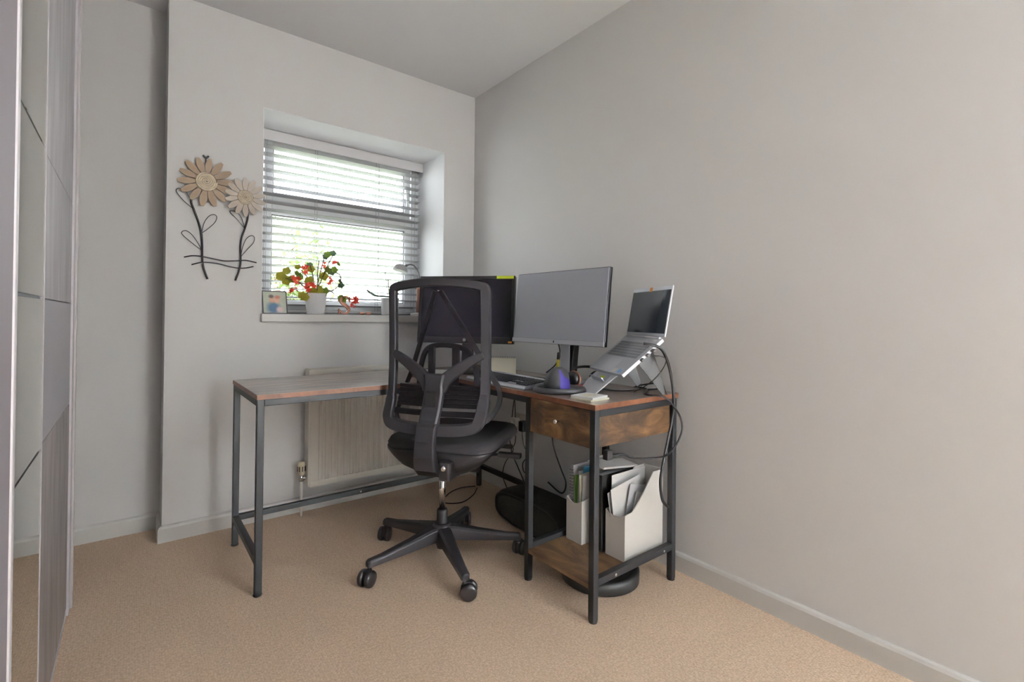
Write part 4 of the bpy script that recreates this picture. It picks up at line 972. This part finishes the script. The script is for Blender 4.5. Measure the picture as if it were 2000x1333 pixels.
LEAF = [((-1.18, .10, 1.26), .028, 1), ((-1.155, .09, 1.29), .024, 1), ((-1.15, .11, 1.24), .026, 1), ((-1.125, .10, 1.25), .022, 0), ((-1.10, .09, 1.275), .024, 0), ((-1.085, .10, 1.265), .02, 0),
        ((-1.04, .08, 1.245), .027, 1), ((-1.025, .1, 1.31), .022, 1), ((-1.03, .11, 1.335), .018, 2), ((-.99, .06, 1.19), .030, 1), ((-.955, .07, 1.185), .026, 0), ((-1.02, .07, 1.185), .024, 1),
        ((-.955, .1, 1.275), .026, 1), ((-.94, .09, 1.31), .024, 0), ((-.915, .1, 1.30), .026, 2), ((-.90, .09, 1.315), .022, 0), ((-.935, .1, 1.40), .022, 0), ((-.95, .1, 1.385), .018, 2), ((-.905, .1, 1.41), .020, 2), ((-.875, .1, 1.35), .016, 0),
        ((-.862, .1, 1.245), .022, 2), ((-.855, .1, 1.225), .02, 2), ((-.87, .05, 1.15), .022, 0), ((-.855, .05, 1.145), .022, 0), ((-1.085, .05, 1.16), .022, 1), ((-1.07, .05, 1.15), .024, 1), ((-1.10, .08, 1.315), .018, 1)]
for (c, r, k) in LEAF: leafpart(c, r * 1.05, ['leaf_green', 'leaf_olive', 'leaf_grey'][k], pl, random.uniform(.9, 1.6), random.uniform(-.8, .8))
for (c, r) in [((-1.07, .08, 1.305), .026), ((-1.115, .07, 1.245), .024), ((-1.045, .05, 1.205), .028), ((-1.065, .05, 1.195), .016), ((-1.13, .05, 1.185), .024), ((-.965, .08, 1.335), .016), ((-.91, .08, 1.36), .022), ((-.945, .06, 1.25), .022), ((-.825, .012, 1.135), .028), ((-.82, .016, 1.115), .018)]: blossom((c[0], c[1] - .02, c[2]), r * 1.2, pl)
# letter ornament
b = MB(); Sx, Sy, Sz = -.853, .05, SZT
path = spline([(.030, .083, 0), (.012, .100, 0), (-.012, .096, 0), (-.022, .077, 0), (-.008, .060, 0), (.014, .045, 0), (.026, .026, 0), (.016, .008, 0), (-.008, .005, 0), (-.028, .022, 0)], 5)
n = len(path); wd3 = [.007 + .010 * math.sin(PI * i / (n - 1)) ** 1.5 for i in range(n)]; rings = []
for i, p in enumerate(path):
    a = path[max(i - 1, 0)]; c = path[min(i + 1, n - 1)]; t = (c - a).normalized(); nx, nz = -t.y, t.x; hw = wd3[i] / 2
    rings.append([(Sx + p.x + nx * hw, Sy - .008, Sz + .003 + p.y + nz * hw), (Sx + p.x - nx * hw, Sy - .008, Sz + .003 + p.y - nz * hw), (Sx + p.x - nx * hw, Sy + .008, Sz + .003 + p.y - nz * hw), (Sx + p.x + nx * hw, Sy + .008, Sz + .003 + p.y + nz * hw)])
b.loft(rings, smooth=False)
b.box(Sx + .026, Sx + .033, Sy - .008, Sy + .008, Sz + .072, Sz + .104); b.box(Sx - .033, Sx - .026, Sy - .008, Sy + .008, Sz + .0, Sz + .034)
tag(b.build('letter_ornament', 'copper'), 'copper coloured letter S ornament standing beside the geranium', 'ornament')
for x in (-.752, -.712):
    b = MB(); b.lathe([(.006, -.014), (.008, -.011), (.008, .011), (.006, .014)], 14, Matrix.Translation((x, .04, SZT + .008)) @ Matrix.Rotation(PI / 2, 4, 'Y')); tag(b.build('wooden_bead', 'cork'), 'small brown wooden piece on the sill ' + ('nearest the letter ornament' if x < -.73 else 'nearest the orchid pot'), 'bead', 'small wooden pieces on the sill')
# orchid
ox, oy = -.542, .12
oc = thing('potted_orchid', 'white pot with one broad leaf and bare stakes on the sill', 'plant', (ox, oy, SZT)); Mo = Matrix.Translation((ox, oy, SZT))
b = MB(); b.lathe([(.046, 0), (.050, .006), (.056, .10), (.058, .106), (.054, .108), (.051, .095)], 28, Mo); b.build('pot', 'pot_white', oc)
b = MB(); b.lathe([(.051, .088), (.051, .095), (.02, .097)], 20, Mo); b.build('soil', 'soil', oc)
def strap_leaf(pts, wd_, mt):
    P_ = spline(pts, 6); b = MB(); n = len(P_); vs = []
    for i, p in enumerate(P_):
        u = i / (n - 1); w_ = wd_ * math.sin(PI * (.08 + .88 * u)) ** .7; vs += [tuple(p + Vector((0, w_, .006))), tuple(p), tuple(p + Vector((0, -w_, .006))), tuple(p + Vector((0, 0, -.003)))]
    fs = []
    for i in range(n - 1):
        for k in range(4): fs.append((i * 4 + k, i * 4 + (k + 1) % 4, (i + 1) * 4 + (k + 1) % 4, (i + 1) * 4 + k))
    b.add(vs, fs, True); b.build('leaf', mt, oc)
strap_leaf([(-.545, .11, 1.17), (-.60, .10, 1.172), (-.66, .09, 1.175), (-.71, .08, 1.205)], .028, 'leaf_grey')
strap_leaf([(-.54, .12, 1.17), (-.51, .13, 1.19), (-.475, .14, 1.195)], .022, 'leaf_grey')
for (x0, x1, z1, mt, r_) in ((-.553, -.578, 1.335, 'plant_stem', .0018), (-.545, -.557, 1.28, 'leaf_green', .003), (-.535, -.538, 1.25, 'leaf_green', .003)):
    b = MB(); b.tube([(x0, .12, 1.155), ((x0 + x1) / 2, .12, (1.155 + z1) / 2), (x1, .12, z1)], r_, 6); b.build('stake', mt, oc)
# gooseneck lamp
lx, ly = -.36, .10
gl = thing('gooseneck_lamp', 'grey gooseneck lamp with round head at the right end of the sill', 'lamp', (lx, ly, SZT))
b = MB(); b.lathe([(.045, 0), (.048, .004), (.044, .014), (.012, .02)], 24, Matrix.Translation((lx, ly, SZT))); b.build('base', 'clear_plastic', gl)
b = MB(); b.tube([(lx, ly, SZT + .018), (lx + .004, ly, 1.26)], .010, 10); b.build('stem', 'copper', gl)
b = MB(); b.tube(spline([(lx + .004, ly, 1.255), (-.350, ly, 1.30), (-.362, ly, 1.345), (-.385, ly, 1.375), (-.412, ly, 1.385), (-.44, ly, 1.378)], 6), .005, 8); b.build('gooseneck', 'lamp_neck', gl)
Mh = Matrix.Translation((-.487, ly, 1.338)) @ Matrix.Rotation(math.radians(14), 4, 'Y')
b = MB(); b.lathe([(.046, 0), (.047, .004), (.044, .018), (.034, .033), (.018, .042), (.006, .044)], 24, Mh); b.build('head', 'lamp_grey', gl)
b = MB(); b.tube([(-.455, ly, 1.366), (-.438, ly, 1.379)], .008, 8); b.build('neck_joint', 'lamp_neck', gl)

# ================================================================ unseen fill lamp, added behind the camera to brighten the room
FLX, FLY, FLZ = -0.25, -4.85, 0.95
fl_ = thing('added_fill_lamp', 'added fill lamp with a large round white paper shade, unseen behind the camera', 'lamp', (FLX, FLY, 0))
b = MB(); b.lathe([(.14, 0), (.145, .006), (.14, .02), (.03, .026)], 28, Matrix.Translation((FLX, FLY, 0))); b.build('base', 'steel_black', fl_)
b = MB(); b.tube([(FLX, FLY, .02), (FLX, FLY, FLZ - .12)], .010, 10); b.build('pole', 'steel_black', fl_)
b = MB(); b.lathe([(.20 * math.sin(a) + .002, -.20 * math.cos(a)) for a in [PI * (.12 + .76 * i / 14) for i in range(15)]], 28, Matrix.Translation((FLX, FLY, FLZ)), cap=False); b.build('shade', 'shade_paper', fl_)
l = bpy.data.lights.new('added_fill_bulb', 'POINT'); l.energy = 1120; l.shadow_soft_size = .06; l.color = (.88, .955, 1.0)
lo = bpy.data.objects.new('added_fill_bulb', l); COL.objects.link(lo); lo.location = (0, 0, FLZ); lo.parent = fl_
